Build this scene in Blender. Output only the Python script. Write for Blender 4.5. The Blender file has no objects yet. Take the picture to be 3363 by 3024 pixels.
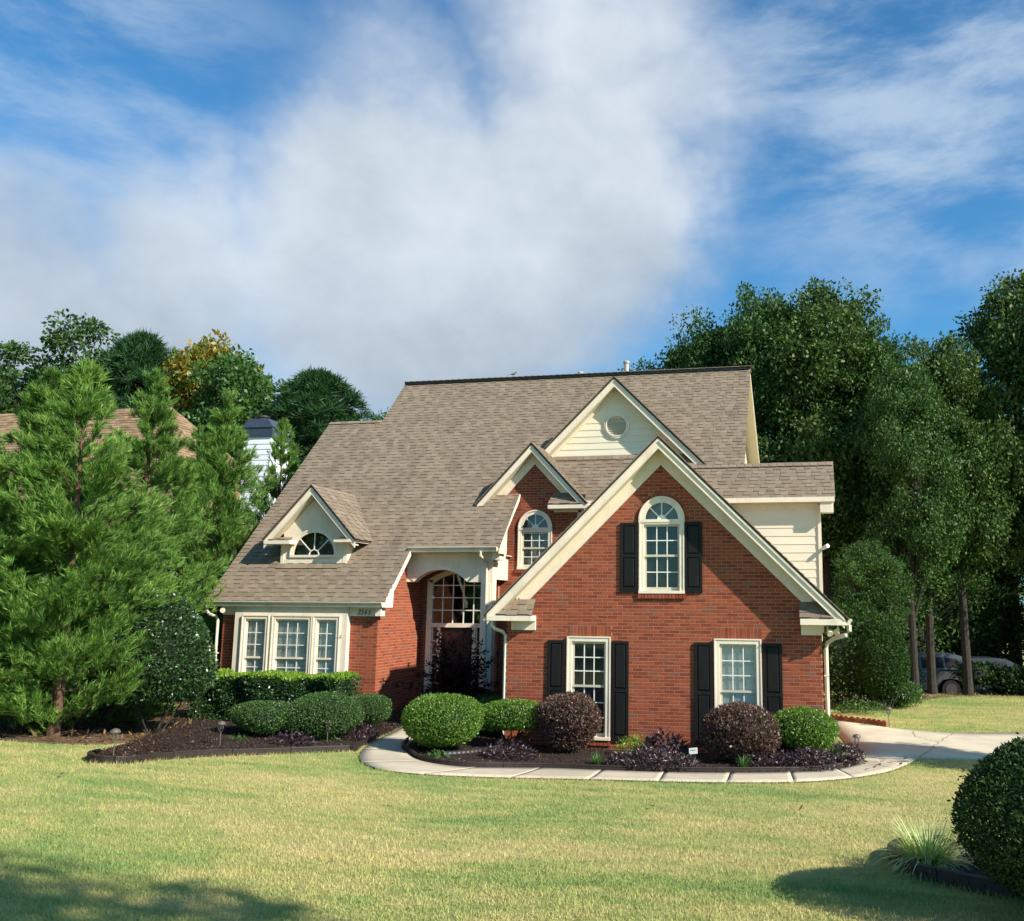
import bpy, bmesh, math, random
import numpy as np
from mathutils import Vector, Matrix

scene = bpy.context.scene
C = scene.collection
PI = math.pi
RS = np.random.RandomState(7)
random.seed(7)

# ------------------------------------------------------------------ camera
F_PX, CX, W_PX = 3030.0, 1990.0, 3363.0
pitch, roll, yaw = math.radians(8.905), math.radians(.455), math.radians(12.35)
fw = Vector((-math.sin(yaw) * math.cos(pitch), math.cos(yaw) * math.cos(pitch), math.sin(pitch)))
rt0 = Vector((math.cos(yaw), math.sin(yaw), 0))
up0 = rt0.cross(fw)
rt = rt0 * math.cos(roll) + up0 * math.sin(roll)
up = up0 * math.cos(roll) - rt0 * math.sin(roll)
cam_data = bpy.data.cameras.new('camera')
cam_data.sensor_width = 36
cam_data.lens = 36 * F_PX / W_PX
cam_data.shift_x = (W_PX / 2 - CX) / W_PX
cam_data.clip_end = 3000
cam_data.clip_start = .05
cam = bpy.data.objects.new('camera', cam_data)
C.objects.link(cam)
cam.matrix_world = Matrix(((rt.x, up.x, -fw.x, 0), (rt.y, up.y, -fw.y, 0), (rt.z, up.z, -fw.z, 0), (0, 0, 0, 1)))
scene.camera = cam

# ------------------------------------------------------------------ light
SUN = Vector((2.4, -1.0, 1.75)).normalized()
sun_data = bpy.data.lights.new('sun', 'SUN')
sun_data.energy = 5.0
sun_data.angle = math.radians(.55)
sun_data.color = (1, .93, .82)
sun = bpy.data.objects.new('sun', sun_data)
C.objects.link(sun)
sun.rotation_euler = SUN.to_track_quat('Z', 'Y').to_euler()

scene.view_settings.view_transform = 'Standard'
scene.view_settings.look = 'None'
scene.view_settings.gamma = 1
scene.view_settings.use_curve_mapping = False
scene.view_settings.exposure = .75
scene.cycles.max_bounces = 8
scene.cycles.transparent_max_bounces = 16
scene.cycles.use_denoising = True

world = bpy.data.worlds.new('World')
scene.world = world
world.use_nodes = True


class NT:
    """tiny helper round a node tree"""
    def __init__(s, tree):
        s.t = tree
        s.n = tree.nodes
        s.l = tree.links

    def node(s, kind, **kw):
        n = s.n.new(kind)
        for k, v in kw.items():
            if k == 'inp':
                for a, b in v.items():
                    if hasattr(b, 'is_output') or isinstance(b, bpy.types.NodeSocket):
                        s.l.new(b, n.inputs[a])
                    else:
                        n.inputs[a].default_value = b
            else:
                setattr(n, k, v)
        return n

    def math(s, op, a, b=0.0, c=0.0, clamp=False):
        n = s.node('ShaderNodeMath', operation=op, use_clamp=clamp)
        for i, v in enumerate((a, b, c)):
            if isinstance(v, bpy.types.NodeSocket):
                s.l.new(v, n.inputs[i])
            else:
                n.inputs[i].default_value = v
        return n.outputs[0]

    def noise(s, vec, scale, detail=4, rough=.55, dist=0, out=0, dim='3D'):
        n = s.node('ShaderNodeTexNoise', inp={'Scale': scale, 'Detail': detail, 'Roughness': rough, 'Distortion': dist})
        n.noise_dimensions = dim
        if vec is not None:
            s.l.new(vec, n.inputs['Vector'])
        return n.outputs[out]

    def ramp(s, fac, stops, interp='LINEAR'):
        n = s.node('ShaderNodeValToRGB')
        n.color_ramp.interpolation = interp
        e = n.color_ramp.elements
        while len(e) < len(stops):
            e.new(.5)
        for i, (p, c) in enumerate(stops):
            e[i].position = p
            e[i].color = (*c, 1) if len(c) == 3 else c
        s.l.new(fac, n.inputs[0])
        return n.outputs[0]

    def mix(s, fac, a, b, kind='MIX'):
        n = s.node('ShaderNodeMix', data_type='RGBA', blend_type=kind)
        for i, v in ((0, fac), (6, a), (7, b)):
            if isinstance(v, bpy.types.NodeSocket):
                s.l.new(v, n.inputs[i])
            else:
                n.inputs[i].default_value = v if i == 0 else (*v, 1) if len(v) == 3 else v
        return n.outputs[2]

    def mapping(s, vec, scale=(1, 1, 1), rot=(0, 0, 0), loc=(0, 0, 0)):
        n = s.node('ShaderNodeMapping', inp={'Scale': scale, 'Rotation': rot, 'Location': loc})
        s.l.new(vec, n.inputs['Vector'])
        return n.outputs[0]


def build_sky():
    w = NT(world.node_tree)
    w.n.clear()
    out = w.node('ShaderNodeOutputWorld')
    bg = w.node('ShaderNodeBackground', inp={'Strength': .085})
    w.l.new(bg.outputs[0], out.inputs[0])
    sky = w.node('ShaderNodeTexSky', sky_type='NISHITA', sun_disc=False)
    sky.sun_elevation = math.asin(SUN.z)
    sky.sun_rotation = math.atan2(SUN.x, SUN.y)
    sky.air_density = 1.15
    sky.dust_density = .6
    sky.ozone_density = 3.5
    blue = w.mix(1.0, sky.outputs[0], (.45, .97, 1.20), 'MULTIPLY')
    d = w.node('ShaderNodeTexCoord').outputs['Generated']
    warp = w.noise(d, 3.2, 5, .6, 0, 1)
    wv = w.node('ShaderNodeVectorMath', operation='SUBTRACT')
    w.l.new(warp, wv.inputs[0])
    wv.inputs[1].default_value = (.5, .5, .5)
    ws = w.node('ShaderNodeVectorMath', operation='SCALE', inp={'Scale': .26})
    w.l.new(wv.outputs[0], ws.inputs[0])
    dd = w.node('ShaderNodeVectorMath', operation='ADD')
    w.l.new(d, dd.inputs[0])
    w.l.new(ws.outputs[0], dd.inputs[1])
    dv = dd.outputs[0]
    # where the big cloud bank lies: soft round masses round these directions
    mass = None
    for cdir, r0, r1, amp in CLOUD_BLOBS:
        dist = w.node('ShaderNodeVectorMath', operation='DISTANCE')
        w.l.new(dv, dist.inputs[0])
        dist.inputs[1].default_value = cdir
        m = w.node('ShaderNodeMapRange', interpolation_type='SMOOTHSTEP',
                   inp={'From Min': r1, 'From Max': r0, 'To Min': 0.0, 'To Max': amp})
        w.l.new(dist.outputs['Value'], m.inputs['Value'])
        mass = m.outputs[0] if mass is None else w.math('MAXIMUM', mass, m.outputs[0])
    n1 = w.noise(w.mapping(d, (1, 1, 1.4)), 4.2, 10, .60, .3)
    n2 = w.noise(w.mapping(d, (1, 1, 2.0), (.3, .1, .5)), 12, 8, .62, .4)
    # cirrus: thin wisps, thickest in two patches
    ci = w.noise(w.mapping(d, (1.3, 1.3, 3.6), (.75, -.5, .3)), 4.2, 12, .62, .15)
    cimask = w.noise(d, 2.3, 3, .5)
    cm = None
    for cdir, r1, amp in CIRRUS_PATCHES:
        dist = w.node('ShaderNodeVectorMath', operation='DISTANCE')
        w.l.new(dv, dist.inputs[0])
        dist.inputs[1].default_value = cdir
        m = w.node('ShaderNodeMapRange', interpolation_type='SMOOTHSTEP', inp={'From Min': r1, 'From Max': 0.0, 'To Min': 0.0, 'To Max': amp})
        w.l.new(dist.outputs['Value'], m.inputs['Value'])
        cm = m.outputs[0] if cm is None else w.math('MAXIMUM', cm, m.outputs[0])
    cim = w.math('ADD', cm, w.math('MULTIPLY', w.math('SUBTRACT', cimask, .5), 1.0))
    ci2 = w.math('MULTIPLY', w.ramp(ci, [(.34, (0, 0, 0)), (.70, (1, 1, 1))], 'EASE'), w.math('ADD', cim, .02, clamp=True))
    dens = w.math('ADD', mass, w.math('MULTIPLY', w.math('SUBTRACT', n1, .5), .62))
    dens = w.math('ADD', dens, w.math('MULTIPLY', w.math('SUBTRACT', n2, .5), .16))
    body = w.node('ShaderNodeMapRange', interpolation_type='SMOOTHERSTEP', inp={'From Min': .08, 'From Max': 1.02, 'To Min': 0.0, 'To Max': .95})
    w.l.new(dens, body.inputs['Value'])
    # bright billows and grey undersides
    sep = w.node('ShaderNodeSeparateXYZ')
    w.l.new(d, sep.inputs[0])
    shade = w.noise(w.mapping(d, (1, 1, 1.3), (0, .2, .9)), 5.0, 7, .55)
    lift = w.math('ADD', w.math('MULTIPLY', w.math('SUBTRACT', sep.outputs[2], .36), 1.1), shade)
    ccol = w.ramp(lift, [(.22, CLOUD_DARK), (.5, CLOUD_MID), (.76, CLOUD_LIGHT)])
    c1 = w.mix(w.math('MULTIPLY', ci2, .66, clamp=True), blue, CIRRUS)
    c2 = w.mix(body.outputs[0], c1, ccol)
    w.l.new(c2, bg.inputs['Color'])


CLOUD_BLOBS = [((-.678, .694, .242), .06, .30, .92), ((-.556, .762, .332), .04, .24, .92), ((-.395, .850, .348), .08, .30, 1.1), ((-.231, .881, .412), .06, .25, 1.05),
               ((-.20, .807, .556), .0, .24, .92), ((-.327, .890, .316), .05, .22, .9), ((-.388, .775, .498), .0, .20, .62), ((-.13, .86, .49), .0, .20, .78), ((.20, .929, .31), .0, .09, .5),
               ((-.2, .66, .72), .0, .3, .6), ((-.9, .35, .3), .1, .5, .7), ((-.6, -.6, .5), .1, .4, .7)]
CIRRUS_PATCHES = [((.12, .85, .52), .34, 1.15), ((.21, .90, .40), .17, 1.0), ((-.62, .63, .46), .28, .75), ((.6, .3, .7), .6, .7), ((-.5, -.5, .7), .7, .7)]
CLOUD_DARK, CLOUD_MID, CLOUD_LIGHT, CIRRUS = (3.0, 3.5, 4.05), (4.35, 4.9, 5.45), (5.8, 6.25, 6.7), (4.5, 5.4, 6.3)
build_sky()

# ------------------------------------------------------------------ object helpers


def world_loc(o):
    v = Vector((0, 0, 0))
    while o is not None:
        v += Vector(o.location)
        o = o.parent
    return v


def thing(name, label, cat, loc=(0, 0, 0), group=None):
    o = bpy.data.objects.new(name, None)
    o.empty_display_size = .2
    C.objects.link(o)
    o.location = loc
    tag(o, label, cat, group)
    return o


def tag(o, label=None, cat=None, group=None, kind=None):
    if label: o['label'] = label
    if cat: o['category'] = cat
    if group: o['group'] = group
    if kind: o['kind'] = kind
    return o


def np_mesh(name, V, faces_n, idx, mat=None, smooth=False):
    """fast mesh: V (n,3), faces_n = verts per face, idx (m,faces_n)"""
    me = bpy.data.meshes.new(name)
    V = np.asarray(V, np.float32)
    idx = np.asarray(idx, np.int32)
    me.vertices.add(len(V))
    me.vertices.foreach_set('co', V.ravel())
    me.loops.add(idx.size)
    me.loops.foreach_set('vertex_index', idx.ravel())
    me.polygons.add(len(idx))
    me.polygons.foreach_set('loop_start', np.arange(0, idx.size, faces_n, dtype=np.int32))
    me.polygons.foreach_set('loop_total', np.full(len(idx), faces_n, np.int32))
    me.update(calc_edges=True)
    if smooth:
        me.polygons.foreach_set('use_smooth', np.ones(len(idx), bool))
    if mat: me.materials.append(mat)
    return me


def link(name, me, parent=None, loc=None, rot=None):
    o = bpy.data.objects.new(name, me)
    C.objects.link(o)
    if parent is not None: o.parent = parent
    if loc is not None: o.location = loc
    if rot is not None: o.rotation_euler = rot
    return o


class M:
    """collects shapes in world coordinates; build() links them as one mesh object"""
    def __init__(s):
        s.v = []
        s.f = []

    def add(s, vs, fs):
        k = len(s.v)
        s.v += [tuple(p) for p in vs]
        s.f += [tuple(i + k for i in f) for f in fs]
        return s

    def hexa(s, p):
        return s.add(p, [(0, 3, 2, 1), (4, 5, 6, 7), (0, 1, 5, 4), (1, 2, 6, 5), (2, 3, 7, 6), (3, 0, 4, 7)])

    def box(s, x0, x1, y0, y1, z0, z1):
        return s.hexa([(x0, y0, z0), (x1, y0, z0), (x1, y1, z0), (x0, y1, z0), (x0, y0, z1), (x1, y0, z1), (x1, y1, z1), (x0, y1, z1)])

    def prism(s, poly, axis, a, b):
        mk = {'y': lambda p, t: (p[0], t, p[1]), 'x': lambda p, t: (t, p[0], p[1]), 'z': lambda p, t: (p[0], p[1], t)}[axis]
        n = len(poly)
        vs = [mk(p, a) for p in poly] + [mk(p, b) for p in poly]
        fs = [tuple(range(n)), tuple(range(2 * n - 1, n - 1, -1))] + [(i, i + n, (i + 1) % n + n, (i + 1) % n) for i in range(n)]
        return s.add(vs, fs)

    def strip(s, A, B, axis, a, b):
        """band between polylines A and B (2D), extruded along axis from a to b: for arcs"""
        for i in range(len(A) - 1):
            s.prism([A[i], A[i + 1], B[i + 1], B[i]], axis, a, b)
        return s

    def slab(s, p0, p1, p2, p3, t):
        """quad p0..p3 thickened by vector t"""
        q = [Vector(p) for p in (p0, p1, p2, p3)]
        t = Vector(t)
        return s.hexa([*q, *[a + t for a in q]])

    def tube(s, pts, r, n=8, cap=True):
        pts = [Vector(p) for p in pts]
        r = r if isinstance(r, (list, tuple)) else [r] * len(pts)
        vs = []
        ref = Vector((0, 0, 1))
        for i, p in enumerate(pts):
            d = (pts[min(i + 1, len(pts) - 1)] - pts[max(i - 1, 0)]).normalized()
            u = d.cross(ref if abs(d.dot(ref)) < .95 else Vector((1, 0, 0))).normalized()
            v = d.cross(u)
            vs += [p + (u * math.cos(2 * PI * k / n) + v * math.sin(2 * PI * k / n)) * r[i] for k in range(n)]
        fs = [(i * n + k, i * n + (k + 1) % n, (i + 1) * n + (k + 1) % n, (i + 1) * n + k) for i in range(len(pts) - 1) for k in range(n)]
        if cap: fs += [tuple(range(n - 1, -1, -1)), tuple(range((len(pts) - 1) * n, len(pts) * n))]
        return s.add(vs, fs)

    def lathe(s, prof, c, n=12):
        vs = []
        for r, z in prof:
            vs += [(c[0] + r * math.cos(2 * PI * k / n), c[1] + r * math.sin(2 * PI * k / n), c[2] + z) for k in range(n)]
        fs = [(i * n + k, i * n + (k + 1) % n, (i + 1) * n + (k + 1) % n, (i + 1) * n + k) for i in range(len(prof) - 1) for k in range(n)]
        fs += [tuple(range(n - 1, -1, -1)), tuple(range((len(prof) - 1) * n, len(prof) * n))]
        return s.add(vs, fs)

    def build(s, name, mat, parent=None, smooth=False, bevel=0):
        o0 = world_loc(parent) if parent is not None else Vector((0, 0, 0))
        me = bpy.data.meshes.new(name)
        me.from_pydata([(x - o0.x, y - o0.y, z - o0.z) for x, y, z in s.v], [], s.f)
        bm = bmesh.new()
        bm.from_mesh(me)
        bmesh.ops.recalc_face_normals(bm, faces=bm.faces)
        if bevel:
            bmesh.ops.bevel(bm, geom=[e for e in bm.edges if len(e.link_faces) == 2 and e.calc_face_angle(0) > .5],
                            offset=bevel, segments=1, affect='EDGES', clamp_overlap=True)
        bm.to_mesh(me)
        bm.free()
        if smooth:
            me.polygons.foreach_set('use_smooth', [True] * len(me.polygons))
        me.materials.append(mat)
        return link(name, me, parent)


# ------------------------------------------------------------------ materials
MATS = {}


def new_mat(name):
    m = bpy.data.materials.new(name)
    m.use_nodes = True
    t = NT(m.node_tree)
    t.n.clear()
    out = t.node('ShaderNodeOutputMaterial')
    return m, t, out


def obj_coord(t):
    return t.node('ShaderNodeNewGeometry').outputs['Position']


def island(t):
    a = t.node('ShaderNodeNewGeometry').outputs['Random Per Island']
    b = t.node('ShaderNodeObjectInfo').outputs['Random']
    return t.math('FRACT', t.math('ADD', a, b))


def paint(name, col, rough=.5, var=.08, scale=6, bump=.0, dirt=None, spec=.4, island_var=0):
    m, t, out = new_mat(name)
    p = obj_coord(t)
    n = t.noise(p, scale, 5, .6)
    lo = tuple(c * (1 - var) for c in col)
    hi = tuple(min(1, c * (1 + var)) for c in col)
    c = t.ramp(n, [(.3, lo), (.7, hi)])
    if island_var:
        r = island(t)
        v = t.math('ADD', t.math('MULTIPLY', r, 2 * island_var), 1 - island_var)
        hsv = t.node('ShaderNodeHueSaturation', inp={'Color': c, 'Value': v})
        c = hsv.outputs[0]
    if dirt:
        d = t.noise(t.mapping(p, (1, 1, .35)), 3.5, 6, .65)
        c = t.mix(t.ramp(d, [(.52, (0, 0, 0)), (.78, (.55, .55, .55))]), c, dirt)
    b = t.node('ShaderNodeBsdfPrincipled', inp={'Base Color': c, 'Roughness': rough})
    b.inputs['Specular IOR Level'].default_value = spec
    if bump:
        bn = t.node('ShaderNodeBump', inp={'Strength': bump, 'Distance': .01, 'Height': t.noise(p, scale * 12, 4, .6)})
        t.l.new(bn.outputs[0], b.inputs['Normal'])
    t.l.new(b.outputs[0], out.inputs[0])
    MATS[name] = m
    return m


def ramp_island(name, stops, rough=.85, fine=60, fine_amt=.25, bump=.4, blotch=None, spec=.3, interp='LINEAR'):
    """one colour per loose piece from a ramp, with grain"""
    m, t, out = new_mat(name)
    p = obj_coord(t)
    c = t.ramp(island(t), stops, interp)
    g = t.noise(p, fine, 4, .7)
    c = t.mix(fine_amt, c, t.ramp(g, [(.3, (.35, .35, .35)), (.7, (1, 1, 1))]), 'MULTIPLY')
    if blotch:
        d = t.noise(t.mapping(p, blotch[3]), blotch[0], 5, .6)
        c = t.mix(t.ramp(d, [(blotch[1], (0, 0, 0)), (blotch[1] + .22, (blotch[4],) * 3)]), c, blotch[2])
    b = t.node('ShaderNodeBsdfPrincipled', inp={'Base Color': c, 'Roughness': rough})
    b.inputs['Specular IOR Level'].default_value = spec
    bn = t.node('ShaderNodeBump', inp={'Strength': bump, 'Distance': .004, 'Height': t.noise(p, fine * 1.5, 3, .6)})
    t.l.new(bn.outputs[0], b.inputs['Normal'])
    t.l.new(b.outputs[0], out.inputs[0])
    MATS[name] = m
    return m


def leafmat(name, stops, gloss=.45, trans=.2, patch=None, rough=.42, ymin=None):
    """leaf: colour varies leaf by leaf; thin, so part of the light comes through"""
    m, t, out = new_mat(name)
    p = obj_coord(t)
    c = t.ramp(island(t), stops)
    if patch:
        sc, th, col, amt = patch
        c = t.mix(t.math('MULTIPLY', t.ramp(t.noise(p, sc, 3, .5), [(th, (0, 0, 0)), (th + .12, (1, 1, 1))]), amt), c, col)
    big = t.noise(p, 1.3, 3, .5)
    c = t.mix(.35, c, t.ramp(big, [(.35, (.62, .66, .7)), (.65, (1.15, 1.12, 1.0))]), 'MULTIPLY')
    d = t.node('ShaderNodeBsdfPrincipled', inp={'Base Color': c, 'Roughness': rough})
    d.inputs['Specular IOR Level'].default_value = gloss
    tr = t.node('ShaderNodeBsdfTranslucent')
    t.l.new(t.mix(1, c, (1.25, 1.35, .55), 'MULTIPLY'), tr.inputs['Color'])
    mx = t.node('ShaderNodeMixShader', inp={0: trans})
    t.l.new(d.outputs[0], mx.inputs[1])
    t.l.new(tr.outputs[0], mx.inputs[2])
    t.l.new(mx.outputs[0], out.inputs[0])
    MATS[name] = m
    return m


def glassmat():
    m, t, out = new_mat('window_glass')
    g = t.node('ShaderNodeBsdfGlossy', inp={'Roughness': .02, 'Color': (.9, .95, .95, 1)})
    tr = t.node('ShaderNodeBsdfTransparent', inp={'Color': (.975, .985, .98, 1)})
    fr = t.node('ShaderNodeFresnel', inp={'IOR': 1.5})
    bn = t.node('ShaderNodeBump', inp={'Strength': .06, 'Distance': .02, 'Height': t.noise(obj_coord(t), 2.2, 2, .5)})
    t.l.new(bn.outputs[0], g.inputs['Normal'])
    mx = t.node('ShaderNodeMixShader')
    t.l.new(t.math('ADD', t.math('MULTIPLY', fr.outputs[0], .8), .0, clamp=True), mx.inputs[0])
    t.l.new(tr.outputs[0], mx.inputs[1])
    t.l.new(g.outputs[0], mx.inputs[2])
    t.l.new(mx.outputs[0], out.inputs[0])
    return m


def grass_colour(t, p):
    big = t.noise(t.mapping(p, (.6, 1.1, 1), (0, 0, .25)), .5, 5, .58, .5)
    mid = t.noise(t.mapping(p, (.8, 1.7, 1), (0, 0, .2)), 2.0, 5, .6)
    f = t.math('ADD', t.math('MULTIPLY', big, .62), t.math('MULTIPLY', mid, .38))
    c = t.ramp(f, [(.37, G_GREEN), (.46, G_MIX), (.54, G_STRAW), (.66, G_TAN)])
    return c


G_GREEN, G_MIX, G_STRAW, G_TAN = (.215, .305, .105), (.325, .37, .13), (.455, .425, .175), (.58, .48, .235)


def lawnmat():
    m, t, out = new_mat('lawn')
    p = obj_coord(t)
    c = grass_colour(t, p)
    fine = t.noise(t.mapping(p, (1, 2.2, 1)), 34, 4, .7)
    c = t.mix(.8, c, t.ramp(fine, [(.3, (.45, .47, .4)), (.68, (1.25, 1.22, 1.1))]), 'MULTIPLY')
    b = t.node('ShaderNodeBsdfPrincipled', inp={'Base Color': c, 'Roughness': .9})
    b.inputs['Specular IOR Level'].default_value = .1
    bn = t.node('ShaderNodeBump', inp={'Strength': .9, 'Distance': .03, 'Height': fine})
    t.l.new(bn.outputs[0], b.inputs['Normal'])
    t.l.new(b.outputs[0], out.inputs[0])
    return m


def blademat():
    m, t, out = new_mat('grass_blade')
    p = obj_coord(t)
    c = grass_colour(t, p)
    v = t.math('ADD', t.math('MULTIPLY', island(t), .32), .88)
    hsv = t.node('ShaderNodeHueSaturation', inp={'Color': c, 'Value': v, 'Saturation': 1.02})
    d = t.node('ShaderNodeBsdfDiffuse', inp={'Color': hsv.outputs[0]})
    tr = t.node('ShaderNodeBsdfTranslucent', inp={'Color': hsv.outputs[0]})
    mx = t.node('ShaderNodeMixShader', inp={0: .3})
    t.l.new(d.outputs[0], mx.inputs[1])
    t.l.new(tr.outputs[0], mx.inputs[2])
    t.l.new(mx.outputs[0], out.inputs[0])
    return m


def concretemat(name, col, stain=.5):
    m, t, out = new_mat(name)
    p = obj_coord(t)
    a = t.noise(p, 1.3, 6, .65)
    c = t.ramp(a, [(.3, tuple(x * .78 for x in col)), (.6, col), (.8, tuple(min(1, x * 1.1) for x in col))])
    s = t.noise(p, 90, 3, .7)
    c = t.mix(.35, c, t.ramp(s, [(.3, (.6, .58, .54)), (.7, (1.06, 1.06, 1.06))]), 'MULTIPLY')
    k = t.noise(t.mapping(p, (1, 1, 1)), 4.5, 6, .7, 1.2)
    c = t.mix(t.math('MULTIPLY', t.ramp(k, [(.56, (0, 0, 0)), (.72, (1, 1, 1))]), stain), c, tuple(x * .55 for x in col))
    v = t.math('ADD', t.math('MULTIPLY', island(t), .12), .94)
    hsv = t.node('ShaderNodeHueSaturation', inp={'Color': c, 'Value': v})
    b = t.node('ShaderNodeBsdfPrincipled', inp={'Base Color': hsv.outputs[0], 'Roughness': .9})
    bn = t.node('ShaderNodeBump', inp={'Strength': .35, 'Distance': .006, 'Height': s})
    t.l.new(bn.outputs[0], b.inputs['Normal'])
    t.l.new(b.outputs[0], out.inputs[0])
    return m


TRIM = paint('cream_paint', (.78, .675, .52), .5, .06, 2.5, .05, (.46, .38, .25))
TRIM2 = paint('cream_board', (.75, .65, .50), .55, .06, 3, .06, (.48, .40, .27))
SIDING = paint('cream_siding', (.76, .675, .51), .5, .035, 2, .05, island_var=.03)
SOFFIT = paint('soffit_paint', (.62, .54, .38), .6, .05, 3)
GUTTER = paint('gutter_metal', (.68, .62, .47), .35, .05, 3, 0, (.35, .3, .2))
MORTAR = paint('mortar', (.37, .185, .115), .95, .12, 25, .4)
BRICK = ramp_island('brick', [(0, (.205, .042, .019)), (.4, (.285, .064, .026)), (.8, (.345, .085, .035)), (.95, (.23, .066, .036)), (1, (.20, .105, .07))], .85, 55, .3, .8, (.9, .56, (.15, .035, .02), (1, 1, .5), .45))
SHINGLE = ramp_island('shingle', [(0, (.200, .153, .109)), (.3, (.226, .174, .124)), (.6, (.248, .193, .139)), (.85, (.275, .217, .157)), (1, (.226, .173, .122))],
                      .95, 140, .42, .5, (.9, .53, (.12, .092, .07), (2.2, .5, .5), .6), .15)
SHINGLE2 = ramp_island('neighbour_shingle', [(0, (.19, .12, .07)), (.5, (.28, .185, .11)), (1, (.34, .235, .145))], .95, 100, .3, .4, None, .15)
FELT = paint('roof_felt', (.06, .048, .038), .95, .2, 10)
DARKMETAL = paint('dark_metal', (.025, .024, .024), .5, .2, 8)
BLACKPAINT = paint('black_shutter', (.010, .0095, .009), .5, .2, 4, .02, None, .22)
BLACK = paint('black', (.01, .01, .01), .6, .1, 4)
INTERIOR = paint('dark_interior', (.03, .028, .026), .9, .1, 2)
SASH = paint('sash_grey_cream', (.50, .47, .37), .45, .05, 3)
MUNTIN = paint('white_muntin', (.75, .74, .66), .4, .03, 3)
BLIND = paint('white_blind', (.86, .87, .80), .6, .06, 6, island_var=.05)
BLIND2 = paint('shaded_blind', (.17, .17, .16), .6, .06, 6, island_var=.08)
CURTAIN = paint('sheer_curtain', (.27, .27, .25), .8, .2, 5)
DOOR = paint('dark_red_door', (.02, .006, .006), .4, .1, 3)
GLASS = glassmat()
LAWN = lawnmat()
BLADE = blademat()
WALK = concretemat('walk_concrete', (.52, .445, .33), .5)
DRIVE = concretemat('drive_concrete', (.60, .53, .39), .25)
CRACK = paint('crack_dirt', (.10, .08, .055), .95, .2, 20)
MULCH = ramp_island('mulch', [(0, (.018, .010, .007)), (.5, (.040, .020, .013)), (.88, (.075, .042, .026)), (1, (.22, .15, .10))], .95, 40, .4, .6)
SOIL = paint('mulch_soil', (.026, .014, .010), .95, .5, 16, .8)
EDGING = paint('brown_edging', (.028, .019, .015), .6, .3, 20, .2)
BARK = paint('bark', (.036, .029, .022), .95, .4, 9, .9)
BARK_RED = paint('reddish_bark', (.13, .07, .042), .95, .4, 9, .9)
CORE = paint('shrub_shade_core', (.010, .016, .006), .95, .4, 12)  # near-black colour stands for the shade inside shrubs and hedge
PVC = paint('vent_metal', (.42, .37, .31), .5, .2, 12, 0, (.2, .12, .07))
WHITE = paint('white_plastic', (.78, .78, .74), .4, .03, 3)
WHITESIDE = paint('white_siding', (.75, .76, .78), .55, .04, 2, .04, island_var=.03)
BEIGE = paint('beige_wall', (.52, .47, .40), .8, .08, 3)
BRONZE = paint('bronze_lamp', (.10, .085, .07), .4, .2, 12, 0, None, .6)
TERRA = ramp_island('terracotta_edging', [(0, (.20, .075, .04)), (1, (.32, .125, .07))], .9, 40, .3, .6)

L_CONIF = leafmat('cryptomeria_leaf', [(0, (.055, .135, .028)), (.4, (.115, .24, .048)), (.8, (.20, .34, .070)), (.96, (.30, .41, .10)), (1, (.20, .13, .05))], .10, .26, (2.6, .52, (.030, .075, .018), .75))  # dark patches in the colour stand for shade between foliage clumps
L_PINE = leafmat('pine_needle', [(0, (.022, .065, .028)), (.6, (.04, .10, .04)), (1, (.07, .135, .05))], .2, .25)
L_OAK = leafmat('broad_leaf', [(0, (.020, .058, .014)), (.5, (.040, .096, .021)), (.85, (.075, .145, .034)), (1, (.16, .20, .06))], .18, .18, rough=.5)
L_OAKB = leafmat('olive_broad_leaf', [(0, (.026, .060, .013)), (.5, (.052, .104, .023)), (.85, (.098, .155, .038)), (1, (.17, .20, .065))], .18, .18, rough=.5)
L_OAK2 = leafmat('blue_green_leaf', [(0, (.020, .052, .016)), (.5, (.034, .078, .018)), (.9, (.06, .115, .028)), (1, (.10, .15, .045))], .12, .15, rough=.55)
L_BRIGHT = leafmat('bright_broad_leaf', [(0, (.03, .085, .018)), (.5, (.055, .13, .025)), (1, (.10, .18, .04))], .4, .3)
L_GOLD = leafmat('autumn_leaf', [(0, (.10, .13, .02)), (.4, (.22, .20, .03)), (.75, (.36, .25, .03)), (1, (.34, .12, .03))], .3, .35, (.8, .48, (.085, .14, .022), .85))
L_HOLLY = leafmat('holly_leaf', [(0, (.015, .042, .012)), (.5, (.028, .070, .018)), (1, (.06, .115, .03))], .6, .15, rough=.38)
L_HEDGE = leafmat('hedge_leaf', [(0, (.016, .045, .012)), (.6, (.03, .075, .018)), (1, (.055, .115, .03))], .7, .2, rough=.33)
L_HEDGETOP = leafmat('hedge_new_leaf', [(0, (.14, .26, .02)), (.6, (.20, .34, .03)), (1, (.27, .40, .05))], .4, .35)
L_BOX = leafmat('boxwood_leaf', [(0, (.045, .10, .022)), (.5, (.075, .145, .032)), (1, (.12, .20, .05))], .5, .3)
L_BOXB = leafmat('bright_boxwood_leaf', [(0, (.07, .15, .016)), (.5, (.115, .225, .025)), (1, (.19, .31, .045))], .5, .32)
L_BOXD = leafmat('dark_boxwood_leaf', [(0, (.036, .085, .02)), (.5, (.062, .13, .032)), (1, (.105, .19, .05))], .4, .3)
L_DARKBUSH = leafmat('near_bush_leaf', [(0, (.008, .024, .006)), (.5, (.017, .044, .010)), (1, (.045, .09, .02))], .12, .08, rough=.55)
L_LORO = leafmat('loropetalum_leaf', [(0, (.07, .035, .034)), (.5, (.13, .068, .060)), (.9, (.20, .12, .10)), (1, (.15, .16, .06))], .35, .25)
L_MAPLE = leafmat('japanese_maple_leaf', [(0, (.010, .004, .005)), (.7, (.024, .008, .010)), (1, (.075, .014, .02))], .15, .2)
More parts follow.
